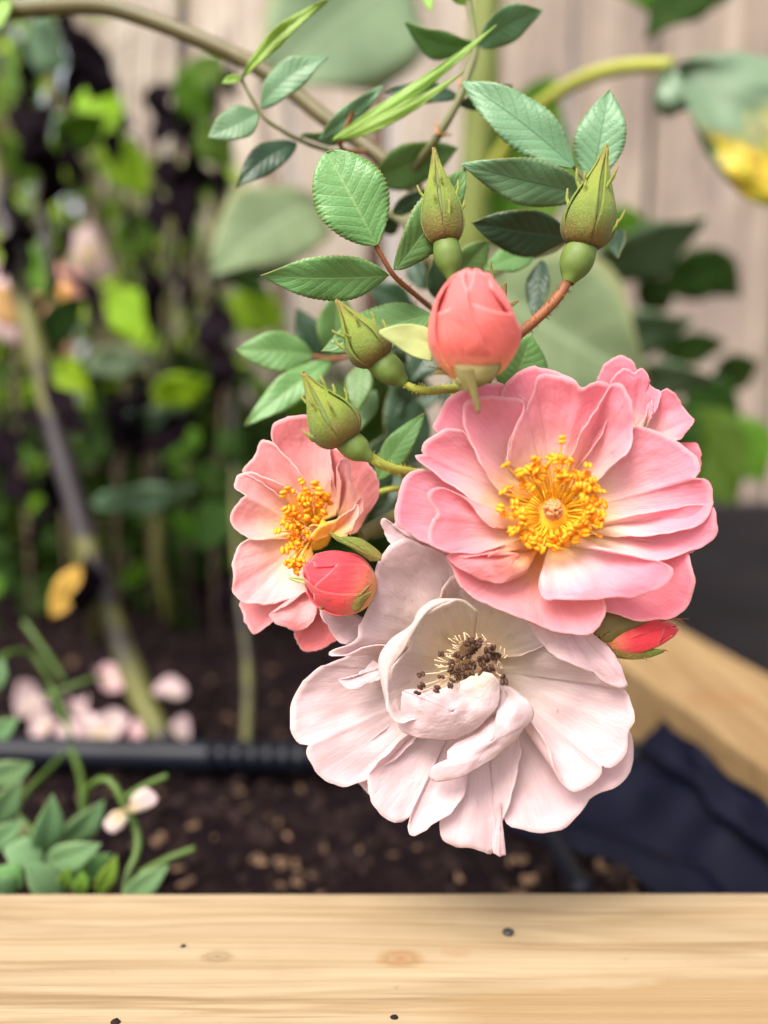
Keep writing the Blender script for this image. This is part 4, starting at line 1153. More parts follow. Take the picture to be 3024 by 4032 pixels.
# --- upper left compound leaf
rc = stem('G', [(180, 370, .224), (225, 460, .225), (270, 535, .226), (360, 605, .228), (465, 660, .231), (560, 695, .234), (650, 712, .238), (760, 705, .253)], .0005, .0009, 'rachis', rose, 'compound_leaf')
leaf('G', (268, 505), (580, 268), 135, .226, .222, 'leaf_blue', rc, **T, bend=.10, roll=-.5, seed=10, sidebend=.04)
leaf('G', (255, 525), (22, 642), 140, .226, .222, 'leaf_blue', rc, **T, bend=.08, roll=.5, seed=11, sidebend=.06)
leaf('G', (182, 365), (585, 0), 66, .224, .220, 'leaf_young', rc, **{**T, 'fold': .5}, bend=.04, roll=-.3, seed=12, sidebend=.04)
leaf('G', (178, 362), (88, 388), 40, .224, .223, 'leaf_young', rc, **T, bend=.1, roll=.3, seed=13)
leaf('G', (435, 672), (155, 875), 130, .231, .226, 'leaf_dark', rc, **T, bend=.06, roll=.3, seed=14, sidebend=-.05)
leaf('G', (462, 630), (775, 602), 60, .231, .227, 'leaf_blue', rc, **T, bend=.1, roll=.7, seed=15)
stem('G', [(465, 660, .231), (460, 640, .231), (462, 628, .231)], .0005, .0004, 'rachis', rc, 'leaflet_stalk')
# --- long folded young leaves
rc = stem('G', [(700, 520, .222), (650, 640, .226), (645, 690, .232), (700, 710, .24), (760, 712, .252)], .0006, .0009, 'stalk_red', rose, 'compound_leaf')
leaf('G', (600, 655), (1368, 116), 62, .223, .214, 'leaf_young', rc, **{**T, 'fold': -.4, 'wide': .3, 'teeth': 0, 'n': 40, 'wave': .006}, bend=.03, roll=-.25, seed=16, sidebend=-.035)
leaf('G', (545, 650), (840, 400), 90, .226, .222, 'leaf_blue', rc, **{**T, 'fold': .3, 'wide': .4}, bend=.03, roll=.2, seed=66)
leaf('G', (632, 650), (1218, 333), 58, .222, .214, 'leaf_young', rc, **{**T, 'fold': -.4, 'wide': .3, 'teeth': 0, 'n': 40, 'wave': .006}, bend=.03, roll=-.2, seed=17, sidebend=-.04)
# --- leaves on the thin stalk at the top
leaf('G', (1262, 205), (942, 100), 120, .23, .226, 'leaf', rose, name='leaf', **T, bend=.05, roll=-.55, seed=18, sidebend=.13)
leaf('G', (1285, 215), (1582, 50), 150, .23, .225, 'leaf_blue', rose, name='leaf', **T, bend=.05, roll=.4, seed=20, sidebend=.10)
leaf('G', (1188, 450), (850, 430), 90, .229, .227, 'leaf_dark', rose, name='leaf', **T, bend=.05, roll=.5, seed=21)
leaf('G', (1195, 488), (1445, 400), 90, .229, .234, 'leaf_dark', rose, name='leaf', **T, bend=.05, roll=.5, seed=22)
leaf('G', (790, 850), (1190, 690), 190, .243, .236, 'leaf', rose, name='leaf', **T, bend=.06, roll=.4, seed=23, sidebend=.05)
leaf('G', (1240, 20), (1150, -120), 100, .232, .228, 'leaf_young', rose, name='leaf', **T, seed=24)
leaf('G', (1040, -40), (1065, 60), 50, .235, .232, 'leaf_young', rose, name='leaf', **T, seed=25)
leaf('F', (-40, 20), (10, 190), 230, .28, .277, 'leaf_young', rose, name='leaf', **T, seed=26, roll=.3)
leaf('F', (240, -100), (330, 130), 200, .295, .29, 'leaf_blue', rose, name='leaf', **T, seed=27, roll=.3)
# --- darker leaves in the middle
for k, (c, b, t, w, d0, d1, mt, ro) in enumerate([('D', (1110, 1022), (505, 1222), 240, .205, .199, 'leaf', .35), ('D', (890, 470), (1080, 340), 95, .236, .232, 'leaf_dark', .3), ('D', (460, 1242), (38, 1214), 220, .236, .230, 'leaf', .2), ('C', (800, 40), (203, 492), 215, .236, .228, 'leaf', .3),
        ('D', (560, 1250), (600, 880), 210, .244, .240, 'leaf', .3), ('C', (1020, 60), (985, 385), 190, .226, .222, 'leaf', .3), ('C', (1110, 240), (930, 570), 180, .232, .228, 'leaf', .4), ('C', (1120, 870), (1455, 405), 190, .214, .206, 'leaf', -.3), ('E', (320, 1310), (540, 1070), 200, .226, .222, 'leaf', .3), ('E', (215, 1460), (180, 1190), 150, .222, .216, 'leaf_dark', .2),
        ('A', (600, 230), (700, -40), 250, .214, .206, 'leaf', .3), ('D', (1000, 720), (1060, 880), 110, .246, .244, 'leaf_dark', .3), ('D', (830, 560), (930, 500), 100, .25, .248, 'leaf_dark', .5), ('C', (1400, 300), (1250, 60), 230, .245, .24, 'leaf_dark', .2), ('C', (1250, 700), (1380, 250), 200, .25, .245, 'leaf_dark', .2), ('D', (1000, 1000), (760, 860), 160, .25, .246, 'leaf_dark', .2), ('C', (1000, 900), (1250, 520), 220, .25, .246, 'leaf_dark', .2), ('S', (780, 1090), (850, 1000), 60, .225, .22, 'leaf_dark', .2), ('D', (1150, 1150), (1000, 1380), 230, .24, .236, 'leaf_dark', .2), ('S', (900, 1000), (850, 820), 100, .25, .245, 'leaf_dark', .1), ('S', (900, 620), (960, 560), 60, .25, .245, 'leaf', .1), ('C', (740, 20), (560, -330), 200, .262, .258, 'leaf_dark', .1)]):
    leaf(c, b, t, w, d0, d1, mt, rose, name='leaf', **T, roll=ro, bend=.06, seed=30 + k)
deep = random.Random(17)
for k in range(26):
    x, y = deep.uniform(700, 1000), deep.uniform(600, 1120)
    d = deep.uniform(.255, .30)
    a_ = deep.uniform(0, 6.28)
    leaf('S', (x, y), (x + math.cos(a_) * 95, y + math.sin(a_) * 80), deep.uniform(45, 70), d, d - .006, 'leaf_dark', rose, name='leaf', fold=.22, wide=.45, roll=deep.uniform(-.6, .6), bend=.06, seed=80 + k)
stem('D', [(440, 1242, .236), (570, 1262, .237), (720, 1230, .238), (900, 1180, .236), (1100, 1080, .234)], .0006, .0009, 'stalk_red', rose, 'stalk')
stem('D', [(830, 430, .245), (900, 490, .242), (960, 540, .24), (1020, 640, .238)], .0008, .0009, 'rachis', rose, 'stalk')
stem('C', [(1120, 870, .214), (1110, 960, .216), (1060, 1060, .216), (1010, 1180, .214)], .0008, .0009, 'rachis', rose, 'stalk')
stem('C', [(1010, 1255, .204), (1120, 1190, .206), (1240, 1130, .209), (1400, 1060, .214)], .0020, .0021, 'rachis', rose, 'flower_stalk')
stem('C', [(1110, 960, .214), (1200, 935, .213), (1300, 920, .214)], .0008, .0009, 'stalk', rose, 'stalk')

# --- green buds
b1 = green_bud('E', (300, 1330), (255, 1085), (180, 478), .192, 262, 185, rose, 'upright closed green bud standing behind the coral bud', .62)
stem('E', [(300, 1320, .192), (330, 1420, .194), (400, 1650, .204), (470, 1900, .215)], .0012, .0014, 'stalk', rose, 'flower_stalk', hairs=60)
b2 = green_bud('E', (1055, 1350), (1150, 1110), (1308, 462), .190, 330, 222, rose, 'plump closed green bud on a long reddish stalk', .35, .186)
stem('E', [(1056, 1330, .190), (1000, 1430, .190), (900, 1540, .190), (790, 1640, .191), (690, 1730, .193), (560, 1900, .199), (500, 2050, .206)], .00125, .0014, 'stalk_red', rose, 'flower_stalk', hairs=240)
b3 = green_bud('D', (960, 1395), (815, 1270), (590, 945), .184, 240, 165, rose, 'closed green bud leaning left beside the coral bud', .1, .181)
stem('C', [(1310, 195, .184), (1400, 235, .184), (1500, 245, .186), (1640, 232, .192), (1760, 250, .2)], .0009, .0012, 'stalk', rose, 'flower_stalk', hairs=140)
b4 = green_bud('C', (1080, 715), (905, 590), (606, 122), .183, 345, 195, rose, 'closed green bud leaning over the smaller pink bloom', .85, .180)
stem('C', [(1070, 700, .183), (1140, 750, .184), (1250, 795, .187), (1360, 815, .192), (1500, 830, .2), (1640, 850, .215)], .0012, .0013, 'stalk', rose, 'flower_stalk', hairs=200)
EGG = [(0, .42), (.10, .72), (.25, .95), (.40, 1.0), (.56, .94), (.72, .76), (.87, .46), (1, .08)]
def petal_bud(c, base, tip, D, wid, parent, label, tone, Dtip=None, spin=0.0, mat='coral'):
    A, B = pt(c, *base, D), pt(c, *tip, Dtip or D)
    k = CR[c][2] * D / FPX
    R_ = wid / 2 * k
    g = table(EGG)
    b = loft(A, B, g, R_ * .86).build('flower_bud', M[mat], parent)
    b['tone'] = float(tone)
    b['label'] = label
    for i, (ph, w, off, v1) in enumerate([(0.5, 1.2, .05, 1.0), (2.5, 1.25, .03, 1.0), (-1.9, 1.25, .02, 1.0), (1.5, 1.15, .10, .95), (-.55, 1.15, .09, .78), (3.4, 1.2, .085, .97)]):
        rows, uv, at_ = lathe_patch(A, B, g, R_ * (.87 + off), ph + spin - w, ph + spin + w, 0.0, v1, topwave=.10, seed=i + spin, lift0=R_ * .2, lift1=R_ * .1, n=30, m=26, twist=.95)
        mb = MB(); mb.grid(rows, uv=uv, at=at_)
        o = mb.build('petal', M[mat], b, thick=0.00035)
        o['tone'] = float(tone) * (0.7 + .4 * (i % 3) / 2)
    # swirl of inner petals at the tip
    ax, L, q, f = frame_of(A, B)
    rows = []
    for i in range(60):
        a = i / 59 * 12.5
        r = R_ * .46 * (1 - i / 70)
        h = .84 + .12 * i / 59
        p = A + ax * (L * (h - .1)) + (f * math.cos(a) + q * math.sin(a)) * r * 1.15
        e = A + ax * (L * (h + .02)) + (f * math.cos(a) + q * math.sin(a)) * r * .8
        rows.append([p, p.lerp(e, .6) + (p - A - ax * (p - A).dot(ax)).normalized() * R_ * .02, e])
    mb = MB(); mb.grid(rows, at=[[.7] * 3] * 60)
    o = mb.build('petal', M[mat], b, thick=0.0003); o['tone'] = float(tone)
    return b
# --- coral bud
cb = petal_bud('E', (440, 1960), (425, 1262), .178, 560, rose, 'coral bud with swirled petals about to open', .12, .164)
S = small_sepal
S('D', (1120, 1180), [(1110, 1100), (1040, 1080), (960, 1072), (890, 1085), (815, 1112), (850, 1150), (900, 1185), (960, 1225), (1030, 1258), (1110, 1275)], .176, 'sepal_pale', cb, base=-1, rim=0, seed=3, dome=.6)
S('A', (350, 190), [(350, 100), (390, 80), (450, 68), (520, 75), (560, 95), (540, 150), (490, 190), (430, 210), (380, 215)], .1655, 'sepal_brown', cb, base=0, rim=-2, seed=4, dome=.8)
S('A', (385, 130), [(345, 100), (350, 160), (375, 210), (420, 240), (445, 290), (455, 335), (460, 290), (450, 240), (440, 180), (430, 120)], .1650, 'sepal_brown', cb, base=0, rim=-.4, seed=5, dome=.5)
S('A', (340, 130), [(220, 112), (260, 118), (330, 115), (345, 140), (300, 150), (240, 142), (270, 130)], .172, 'sepal', cb, base=0, rim=0, seed=6)
S('E', (560, 1370), [(545, 1300), (550, 1210), (560, 1260), (575, 1330)], .182, 'sepal', cb, base=0, rim=0, seed=7)
S('E', (650, 1500), [(600, 1390), (650, 1345), (640, 1400), (660, 1490), (735, 1465), (690, 1510)], .185, 'sepal', cb, base=0, rim=0, seed=8)
# --- red bud in front of the left flower
rb = petal_bud('C', (1085, 1660), (612, 1475), .1895, 430, rose, 'rose red bud between the left bloom and the pale bloom', 1.15, .186, .6)
S('C', (1150, 1430), [(1160, 1385), (1080, 1320), (1000, 1275), (900, 1258), (850, 1262), (785, 1228), (850, 1290), (920, 1320), (1000, 1375), (1080, 1430)], .184, 'sepal', rb, base=0, rim=0, seed=9, dome=.6)
S('C', (700, 1590), [(660, 1540), (600, 1545), (500, 1545), (560, 1575), (640, 1600), (720, 1640), (740, 1660), (720, 1600)], .187, 'sepal_pale', rb, base=0, rim=.4, seed=10)
S('C', (1000, 1680), [(1090, 1590), (1000, 1625), (920, 1655), (830, 1690), (880, 1705), (930, 1720), (960, 1780), (1000, 1770), (1050, 1700), (1090, 1640)], .1825, 'sepal', rb, base=0, rim=-.3, seed=11, dome=.8)
S('C', (790, 1720), [(790, 1715), (740, 1740), (718, 1775), (760, 1750), (795, 1728)], .186, 'sepal', rb, base=0, rim=0, seed=12)
stem('C', [(1075, 1655, .1895), (1150, 1640, .194), (1280, 1560, .20), (1400, 1400, .206)], .0018, .0014, 'stalk', rose, 'flower_stalk')
# --- red bud under the main flower on the right
kb = petal_bud('K', (760, 300), (1175, 238), .192, 190, rose, 'small crimson bud peeping out below the largest bloom', 1.5, .192, .2)
S('K', (800, 260), [(720, 280), (760, 200), (800, 150), (900, 170), (1020, 195), (970, 220), (900, 260), (830, 300), (750, 315)], .1885, 'sepal_brown', kb, base=0, rim=0, seed=13, dome=.8)
S('K', (840, 370), [(790, 345), (860, 340), (940, 350), (1030, 348), (1108, 350), (1070, 375), (1000, 395), (920, 400), (850, 392)], .1895, 'sepal', kb, base=0, rim=0, seed=14, dome=.6)
for (a, t) in [((930, 270), (985, 285)), ((870, 300), (915, 348)), ((800, 320), (835, 360)), ((1072, 300), (1072, 340)), ((1000, 395), (1012, 410)), ((1090, 195), (1240, 185)), ((1170, 190), (1215, 205)), ((1100, 352), (1128, 360))]:
    mb = MB(); p, e = pt('K', *a, .189), pt('K', *t, .188)
    mb.tube([p, p.lerp(e, .5) + UP * .0002, e], [.0003, .0002, .00005], 6); mb.build('bristle', M['bristle'], kb)
stem('K', [(765, 300, .192), (650, 260, .197), (500, 150, .203), (350, 50, .206)], .0014, .0014, 'stalk', rose, 'flower_stalk')

# ------------------------------------------------------------------ blooms
def receptacle(c, centre, D, r, name, mat, label, parent):
    mb = MB()
    q = Vector((0, 0, 1)).rotation_difference(-FW).to_matrix()
    mb.ball(pt(c, *centre, D), r, r, r * .7, 16, 10, q, jit=.03)
    o = mb.build(name, M[mat], parent)
    o['label'] = label
    return o
# --- main bloom
D1 = .184
C1 = (805, 800)
main = receptacle('A', (798, 812), D1 + .0022, .0068, 'rose_flower', 'filament', 'largest open pink bloom with golden stamens', rose)
cpx = px('A', 790, 830)
def pm(root, ol, base, rim, tone=0.0, **kw):
    kw.setdefault('seed', len(main.children) + 1)
    return fan('A', root, ol, D1, M['pink'], main, base=base, rim=rim, tone=tone, centre=cpx, **{'radius': 600, **kw})
# outer ring, behind
pm((800, 700), [(600, 560), (420, 500), (255, 415), (262, 340), (300, 270), (380, 213), (460, 192), (540, 184), (580, 204), (640, 240), (700, 300), (740, 480)], -6, -2, .05, curl=0.44)
pm((820, 690), [(600, 420), (560, 260), (575, 203), (610, 160), (670, 120), (730, 111), (800, 128), (870, 155), (930, 210), (960, 330), (930, 500)], -6.5, -1, .05, curl=0.33)
pm((760, 850), [(560, 720), (400, 680), (330, 650), (260, 608), (200, 588), (130, 610), (98, 650), (85, 720), (62, 790), (74, 842), (130, 890), (215, 935), (320, 970), (480, 980), (620, 920)], -6, 1, .0, bulge=-1, curl=0.33)
pm((740, 960), [(600, 980), (420, 990), (305, 985), (328, 1050), (370, 1130), (420, 1180), (500, 1225), (600, 1260), (680, 1290), (760, 1330), (850, 1355), (930, 1361), (990, 1350), (1030, 1310), (1048, 1260), (1030, 1180), (960, 1050), (860, 960)], -6, 4, .42, bulge=-1, curl=0.66, ripple=.9)
pm((880, 960), [(880, 1100), (940, 1190), (985, 1212), (1050, 1250), (1130, 1280), (1220, 1295), (1330, 1290), (1400, 1260), (1450, 1190), (1471, 1110), (1466, 1070), (1440, 1000), (1425, 972), (1300, 930), (1100, 890), (980, 890)], -6, 1.5, .32, bulge=-1, curl=0.44, ripple=.9)
pm((900, 890), [(960, 960), (1200, 1010), (1420, 985), (1470, 965), (1500, 920), (1530, 860), (1400, 840), (1150, 840), (1000, 830)], -5.5, 0, .1)
# right
pm((870, 900), [(930, 965), (1030, 1003), (1130, 1018), (1280, 1018), (1400, 990), (1500, 952), (1552, 920), (1572, 880), (1562, 810), (1545, 765), (1450, 760), (1250, 790), (1000, 830)], -4.2, 4.0, .0, curl=0.39)
pm((850, 800), [(930, 690), (1020, 620), (1090, 560), (1150, 480), (1178, 395), (1250, 400), (1340, 435), (1420, 490), (1480, 545), (1491, 592), (1465, 628), (1520, 640), (1550, 690), (1551, 755), (1520, 820), (1450, 862), (1300, 893), (1150, 903), (1030, 902), (930, 890)], -3.6, 4.6, .0, bulge=-1.5, ripple=.8, curl=0.5, n=80)
# top
pm((800, 720), [(590, 560), (596, 470), (640, 370), (690, 270), (720, 200), (738, 152), (830, 150), (900, 180), (935, 212), (985, 186), (1040, 180), (1072, 205), (1080, 300), (1010, 460), (920, 580)], -3.4, 5.5, .18, bulge=-2, curl=0.55, ripple=.8)
pm((850, 720), [(885, 540), (925, 440), (985, 340), (1035, 265), (1070, 205), (1100, 184), (1137, 206), (1162, 260), (1177, 340), (1176, 420), (1166, 482), (1105, 550), (1030, 620), (950, 690)], -2.6, 7.5, .15, bulge=-2, curl=0.44, cup=1.0)
# left
pm((770, 780), [(640, 700), (540, 640), (460, 550), (420, 470), (385, 418), (330, 404), (270, 415), (215, 450), (188, 490), (196, 518), (160, 524), (185, 560), (230, 590), (290, 640), (370, 690), (440, 745), (520, 800), (600, 850)], -3.4, 3.6, .08, bulge=-1.5, ripple=.7, curl=0.39)
pm((785, 740), [(600, 720), (510, 640), (455, 540), (412, 440), (386, 370), (380, 300), (410, 266), (470, 248), (560, 250), (620, 258), (662, 272), (656, 330), (612, 430), (596, 530), (640, 640)], -2.6, 6.0, .12, bulge=-2, curl=0.5, ripple=.7)
pm((760, 880), [(640, 860), (520, 862), (470, 820), (430, 762), (380, 712), (300, 682), (240, 678), (214, 708), (235, 750), (262, 786), (240, 830), (217, 890), (230, 945), (300, 975), (400, 985), (480, 972), (560, 955), (625, 975), (680, 960)], -2.2, 8.0, .30, radius=500, bulge=-1, curl=0.66, ripple=.8)
pm((745, 940), [(640, 985), (570, 975), (490, 992), (400, 998), (305, 988), (340, 1035), (400, 1075), (480, 1110), (560, 1121), (620, 1100), (672, 1070), (698, 1025), (730, 985)], -2.5, 6.5, .62, bulge=1.5, curl=0.83)
pm((640, 985), [(500, 1000), (520, 985), (560, 968), (610, 992), (650, 1000), (610, 1030), (560, 1048), (515, 1030)], 8.2, 7.6, .95, bulge=0, ripple=.3, name='petal', n=40, m=10)
# bottom
pm((790, 930), [(755, 1030), (738, 1100), (735, 1150), (760, 1195), (840, 1201), (960, 1202), (1090, 1187), (1200, 1186), (1290, 1150), (1350, 1102), (1362, 1062), (1330, 1030), (1250, 1010), (1130, 985), (1000, 940), (900, 900)], -2.6, 9.0, .05, radius=410, bulge=1.0, curl=0.66, ripple=.6)
rs = random.Random(4)
tips = [(845, 452, 11), (582, 570, 10), (967, 570, 10), (720, 545, 10), (812, 550, 11), (888, 548, 10), (988, 640, 9), (1028, 692, 8), (570, 695, 8), (556, 770, 7), (1048, 758, 7), (1018, 900, 6), (645, 605, 10), (940, 665, 9)]
for k in range(125):
    a = rs.uniform(0, 6.283)
    up = -math.sin(a)
    r = rs.uniform(.45, 1.0) ** .7
    rx, ry = 235, (255 if up > 0 else 185)
    x, y = 805 + math.cos(a) * rx * r, 785 - up * ry * r
    if math.hypot(x - 805, y - 775) < 95 and y < 850: continue
    tips.append((x, y, 5 + 4 * (1 - r) + rs.uniform(-1, 1.5) + (1.5 if up > 0 else 1.5)))
random.seed(21)
stamens('A', (795, 800), tips, D1, 46, -1.5, 'filament', 'anther', main, .00195, .00017, 1.6)
mb = MB()
for k in range(46):
    a, r = rs.uniform(0, 6.28), 42 * math.sqrt(rs.random())
    mb.ball(pt('A', 805 + math.cos(a) * r, 775 + math.sin(a) * r, D1 - .0052 - .0016 * (1 - (r / 42) ** 2)), .00052, m=6, n=4, jit=.5)
mb.tube([pt('A', 800, 800, D1 + .002), pt('A', 805, 778, D1 - .0045)], [.0028, .0020], 10)
mb.build('stigma', M['stigma'], main)

# --- part-hidden bloom behind the main one
D4 = .199
back = receptacle('A', (1180, 420), D4 + .006, .005, 'rose_flower', 'hip', 'pink bloom half hidden behind the largest one', rose)
bpx = px('A', 1180, 520)
for k, (r, o, base, rim, tn) in enumerate([((1150, 420), [(1010, 330), (1008, 180), (1040, 110), (1090, 66), (1130, 57), (1168, 80), (1192, 122), (1240, 200), (1250, 330)], -3, -1, .2),
        ((1170, 430), [(1050, 330), (1062, 200), (1100, 142), (1150, 119), (1180, 142), (1214, 120), (1250, 160), (1262, 200), (1302, 226), (1300, 280), (1270, 340), (1240, 420)], -1, 4, .15),
        ((1210, 450), [(1225, 400), (1250, 330), (1262, 280), (1295, 240), (1335, 211), (1372, 236), (1400, 290), (1440, 330), (1462, 366), (1420, 420), (1380, 456), (1300, 500)], -2, 2, .2),
        ((1215, 440), [(1215, 420), (1225, 370), (1245, 300), (1262, 262), (1268, 300), (1258, 350), (1245, 420)], 0, 4, .0),
        ((1220, 470), [(1300, 480), (1390, 490), (1420, 478), (1462, 465), (1486, 490), (1493, 540), (1486, 585), (1440, 640), (1330, 620), (1250, 560)], -3, -2, .45),
        ((1190, 470), [(1260, 560), (1300, 660), (1250, 740), (1150, 730), (1110, 640), (1130, 540)], -4, -3, .2), ((1160, 450), [(1120, 560), (1050, 620), (980, 580), (960, 480), (1010, 400), (1090, 400)], -4, -4, .2)]):
    fan('A', r, o, D4, M['pink'], back, base=base, rim=rim, tone=tn, centre=bpx, radius=270, curl=0.39, seed=50 + k, ripple=.6)
stem('A', [(1180, 420, D4 + .008), (1120, 520, .214), (950, 600, .222), (700, 500, .23)], .0016, .0018, 'stalk', back, 'flower_stalk')

# --- bloom on the left
D2 = .200
left = receptacle('C', (690, 1240), D2 + .006, .0045, 'rose_flower', 'filament', 'smaller salmon pink bloom turned sideways, partly behind red bud', rose)
lpx = px('C', 680, 1230)
def pl(root, ol, base, rim, tone=0.0, **kw):
    kw.setdefault('seed', 70 + len(left.children))
    return fan('C', root, ol, D2, M['salmon'], left, base=base, rim=rim, tone=tone, centre=lpx, radius=430, **kw)
pl((780, 1650), [(720, 1800), (620, 1890), (548, 1915), (560, 1985), (600, 2050), (660, 2066), (740, 2042), (830, 1992), (852, 1960), (830, 1850), (820, 1720)], -4, 0, .45, curl=0.28)
pl((640, 1500), [(400, 1600), (180, 1700), (185, 1800), (220, 1885), (265, 1944), (312, 1925), (370, 1872), (410, 1850), (520, 1790), (640, 1680)], -5, 0, .2, curl=0.28)
pl((860, 1150), [(800, 900), (798, 700), (804, 640), (870, 640), (950, 646), (1020, 682), (1070, 750), (1110, 822), (1136, 905), (1122, 1000), (1082, 1085), (1030, 1150), (990, 1215), (930, 1240)], -5, 1, .30, curl=0.33, bulge=-1)
pl((680, 1180), [(560, 960), (520, 800), (440, 660), (400, 590), (392, 510), (415, 463), (480, 436), (560, 418), (640, 412), (720, 480), (792, 620), (806, 720), (830, 900), (846, 1010), (840, 1110)], -5, 2, .12, curl=0.39, bulge=-1.5)
pl((640, 1190), [(640, 940), (590, 820), (500, 710), (410, 615), (345, 584), (300, 622), (270, 700), (212, 770), (186, 808), (280, 860), (420, 960), (520, 1060)], -4.4, 3, .18, curl=0.39, bulge=-1.5)
pl((630, 1210), [(600, 960), (450, 898), (330, 840), (230, 815), (160, 824), (125, 875), (140, 920), (190, 965), (206, 978), (150, 1030), (110, 1100), (104, 1150), (130, 1200), (200, 1255), (260, 1280), (380, 1290), (500, 1280)], -3.8, 4, .12, curl=0.44, bulge=-1.2)
pl((650, 1270), [(480, 1275), (260, 1284), (180, 1310), (135, 1370), (114, 1460), (120, 1560), (109, 1620), (130, 1670), (180, 1720), (260, 1732), (400, 1727), (540, 1690), (640, 1630), (720, 1520)], -3.6, 4.5, .0, curl=0.44, bulge=-1)
pl((700, 1560), [(630, 1645), (550, 1705), (470, 1755), (368, 1800), (400, 1850), (450, 1882), (530, 1906), (600, 1916), (660, 1872), (700, 1812), (716, 1740), (740, 1660)], -2, 5, .15, curl=0.55, bulge=1.0)
pl((880, 1200), [(905, 1230), (930, 1150), (965, 1080), (985, 1010), (1018, 988), (1027, 1040), (1003, 1120), (965, 1190), (940, 1262)], 0, 5, .18, ripple=.3)
pl((850, 1130), [(850, 1060), (872, 960), (868, 850), (844, 785), (868, 730), (910, 714), (934, 758), (932, 850), (960, 940), (992, 1012), (978, 1060), (920, 1100)], -1, 7, .1, curl=0.55, ripple=.3)
pl((800, 1250), [(690, 1300), (666, 1250), (720, 1192), (800, 1150), (880, 1118), (950, 1072), (992, 1036), (1000, 1090), (960, 1170), (920, 1250), (850, 1300)], 2, 8.5, .12, curl=0.55, ripple=.4)
tips = [(597, 878, 9), (690, 900, 8), (500, 935, 10), (468, 968, 10), (430, 1222, 9), (485, 1445, 9), (480, 1360, 9), (510, 1195, 10), (720, 945, 8), (770, 980, 7), (560, 1515, 8), (485, 1080, 10)]
for k in range(85):
    x = rs.uniform(455, 790)
    y = rs.uniform(930, 1480)
    lim = 470 + 60 * abs((y - 1200) / 280)
    if x < lim or x > 690 + (1250 - y) * .5: continue
    tips.append((x, y, 8.5 - (x - 460) / 80 + rs.uniform(-1, 1)))
random.seed(22)
stamens('C', (690, 1230), tips, D2, 60, -1, 'filament', 'anther', left, .0020, .00018, 1.2)
mb = MB()
for k in range(30):
    a, r = rs.uniform(0, 6.28), 40 * math.sqrt(rs.random())
    mb.ball(pt('C', 625 + math.cos(a) * r, 1240 + math.sin(a) * r * 1.2, D2 - .0055), .0005, m=6, n=4, jit=.5)
mb.tube([pt('C', 690, 1240, D2 + .002), pt('C', 630, 1240, D2 - .0048)], [.0022, .0016], 8)
mb.build('stigma', M['stigma'], left)

# --- pale full-blown bloom
D3 = .194
pale = receptacle('B', (850, 600), D3 + .009, .0055, 'rose_flower', 'old_filament', 'pale blush full-blown bloom with dark brown stamens', rose)
wpx = px('B', 830, 620)
def pw(root, ol, base, rim, tone=0.0, **kw):
    kw.setdefault('seed', 90 + len(pale.children))
    kw.setdefault('radius', 720)
    kw['und'] = kw.get('und', .5) * 1.7
    kw['ripple'] = kw.get('ripple', .5) * 1.35
    return fan('B', root, ol, D3, M['blush'], pale, base=base, rim=rim, tone=tone, centre=wpx, **kw)
# behind
pw((430, 470), [(330, 430), (260, 385), (222, 355), (216, 420), (240, 470), (290, 540), (330, 560), (400, 560)], -4, 0, .12, curl=.15)
pw((780, 260), [(560, 170), (500, 142), (480, 100), (467, 60), (480, 42), (502, 52), (518, 76), (528, 58), (562, 75), (640, 115), (740, 160)], -3, 2, .0, curl=.15)
pw((930, 740), [(900, 1000), (940, 1200), (965, 1256), (985, 1290), (1030, 1311), (1110, 1326), (1200, 1311), (1250, 1270), (1290, 1230), (1330, 1182), (1400, 1150), (1450, 1120), (1485, 1070), (1498, 990), (1486, 920), (1400, 820), (1250, 720), (1050, 690)], -9, -3, .06, curl=.15, bulge=-1)
pw((760, 760), [(500, 880), (380, 1000), (360, 1090), (400, 1152), (440, 1185), (520, 1230), (600, 1150), (720, 950)], -9, -4, .05)
pw((820, 680), [(620, 600), (500, 560), (400, 560), (330, 598), (280, 625), (210, 650), (150, 710), (108, 780), (94, 860), (97, 920), (125, 962), (172, 968), (164, 1000), (188, 1050), (200, 1082), (250, 1122), (320, 1139), (375, 1119), (430, 1090), (560, 990), (700, 840)], -7, 1, .02, curl=.15, bulge=-1.5, n=84, ripple=.9)
pw((890, 780), [(820, 1000), (800, 1150), (745, 1250), (708, 1272), (712, 1330), (730, 1366), (800, 1386), (880, 1402), (921, 1409), (950, 1300), (975, 1240), (1001, 1160), (1031, 1040), (1036, 980), (1010, 880)], -6, 0, .03, curl=.15, bulge=-1)
pw((950, 1180), [(915, 1360), (925, 1400), (945, 1422), (970, 1418), (973, 1395), (955, 1350), (945, 1290)], 0, -.5, .03, ripple=.2, n=40)
pw((820, 760), [(600, 900), (490, 1005), (414, 1095), (424, 1180), (440, 1222), (480, 1262), (540, 1285), (572, 1272), (588, 1235), (577, 1300), (590, 1334), (630, 1326), (680, 1291), (740, 1256), (790, 1202), (816, 1140), (819, 1100), (860, 960)], -5, 2, .08, curl=.15, bulge=-1, n=84)
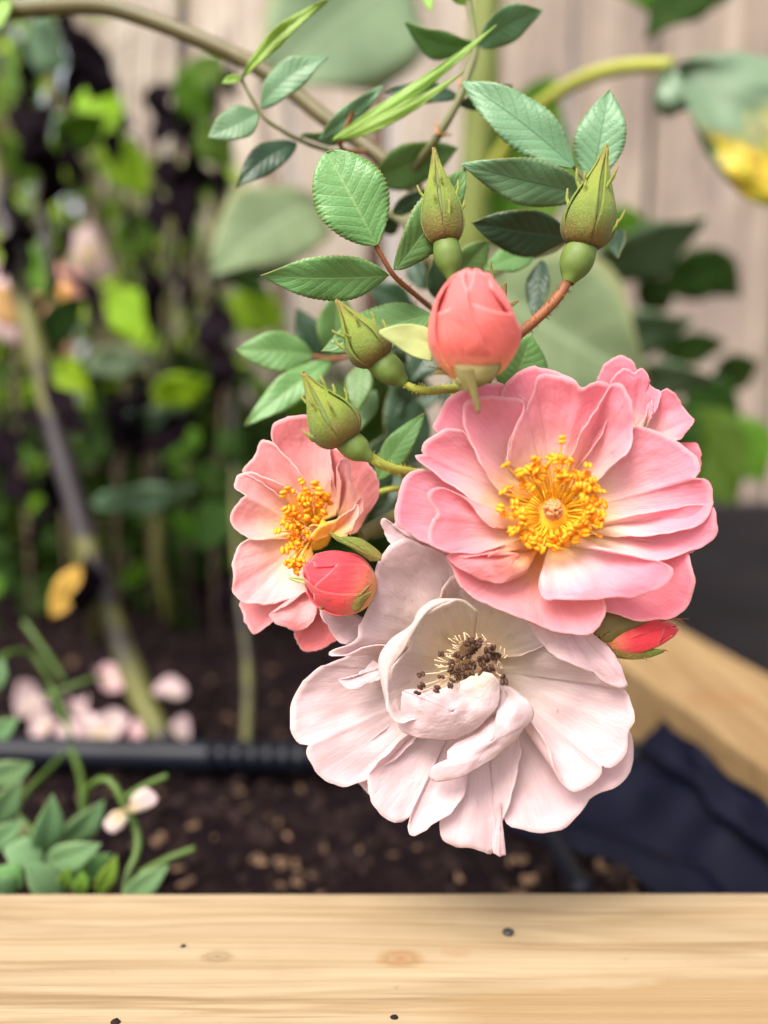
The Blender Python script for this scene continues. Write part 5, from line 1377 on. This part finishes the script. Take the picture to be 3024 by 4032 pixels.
# inner wall of the cup, under the main bloom
pw((850, 620), [(760, 560), (700, 470), (700, 380), (760, 280), (860, 300), (960, 360), (1050, 420), (1120, 500), (1135, 560), (1040, 600)], -8, 3, .0, bulge=-2)
pw((890, 660), [(930, 570), (1000, 558), (1120, 556), (1190, 600), (1280, 648), (1340, 680), (1400, 728), (1462, 742), (1490, 800), (1504, 850), (1496, 890), (1476, 920), (1466, 1000), (1430, 1046), (1390, 1063), (1364, 1048), (1369, 1078), (1350, 1112), (1300, 1146), (1250, 1158), (1205, 1126), (1180, 1080), (1165, 1030), (1140, 960), (1085, 880), (1035, 800), (960, 720)], -7, 4, .05, curl=.15, bulge=-2, n=84, ripple=.9)
pw((1170, 400), [(1045, 443), (1105, 530), (1180, 605), (1260, 648), (1330, 671), (1375, 712), (1464, 738), (1464, 700), (1440, 630), (1400, 570), (1330, 520), (1300, 430)], 3, 7, .22, curl=.15, bulge=.8)
# big upright petal at the left
pw((850, 580), [(620, 560), (470, 560), (400, 570), (345, 592), (280, 607), (251, 597), (265, 578), (330, 562), (372, 530), (375, 490), (398, 440), (420, 385), (431, 320), (446, 240), (470, 190), (510, 150), (566, 125), (640, 150), (720, 190), (790, 260), (860, 380)], -7, 6, .10, curl=.15, bulge=-1.5, n=84, ripple=.5)
pw((480, 650), [(440, 620), (370, 680), (296, 703), (325, 738), (380, 738), (440, 710), (480, 690)], 2, 4, .12, ripple=.3, n=40)
pw((830, 650), [(690, 800), (560, 880), (498, 838), (490, 760), (495, 690), (515, 640), (570, 580), (610, 490), (650, 430), (720, 394), (800, 376), (860, 420)], -6, 9, .0, bulge=-3, ripple=.4)
ribbon('B', [(800, 374), (715, 392), (652, 430), (607, 495), (562, 578), (513, 645), (497, 715), (500, 780), (498, 838)], [(740, 370), (680, 376), (622, 418), (590, 478), (512, 533), (466, 592), (457, 645), (470, 720), (488, 800), (496, 839)], D3, M['blush'], pale, 9.2, 8.0, .8, wpx, 720, .05)
# curled petals at the centre front
pw((760, 830), [(556, 745), (540, 880), (560, 916), (620, 936), (720, 943), (800, 931), (870, 891), (930, 831), (956, 780), (956, 720), (930, 684), (890, 671), (850, 680), (770, 715), (690, 740), (600, 735), (556, 745)], 8, 8, .0, radius=330, dome=3.2, ripple=.4, und=.8)
pw((920, 950), [(960, 722), (1000, 733), (1042, 765), (1080, 800), (1087, 842), (1062, 890), (1010, 950), (940, 1010), (860, 1060), (790, 1096), (720, 1111), (680, 1109), (661, 1080), (690, 1050), (742, 1025), (735, 1000), (780, 960), (840, 920), (900, 862), (945, 832), (985, 812), (985, 770), (960, 722)], 6, 6, .0, radius=400, dome=3.0, ripple=.5, und=.8)
tips = [(712, 597, 8), (630, 680, 9), (632, 727, 10), (712, 690, 9), (695, 740, 14), (750, 725, 13), (948, 600, 7), (965, 690, 9), (615, 755, 13), (758, 705, 11), (840, 540, 7), (895, 610, 8), (970, 710, 10)]
for k in range(46):
    a, r = rs.uniform(0, 6.283), math.sqrt(rs.random())
    tips.append((838 + math.cos(a) * 95 * r - 25 * math.sin(a) * r, 632 + math.sin(a) * 95 * r, 8 + rs.uniform(-1.5, 2)))
random.seed(23)
stamens('B', (850, 600), tips, D3, 75, -3.5, 'old_filament', 'old_anther', pale, .0017, .00014, 4.0)
loops = []
for k in range(60):
    a, r = rs.uniform(0, 6.283), rs.uniform(.7, 1.25)
    loops.append((835 + math.cos(a) * 120 * r, 620 + math.sin(a) * 95 * r, 6 + rs.uniform(-2, 3)))
stamens('B', (850, 605), loops, D3, 80, -3, 'old_filament', 'old_filament', pale, .0004, .00013, 5.0, dual=False)
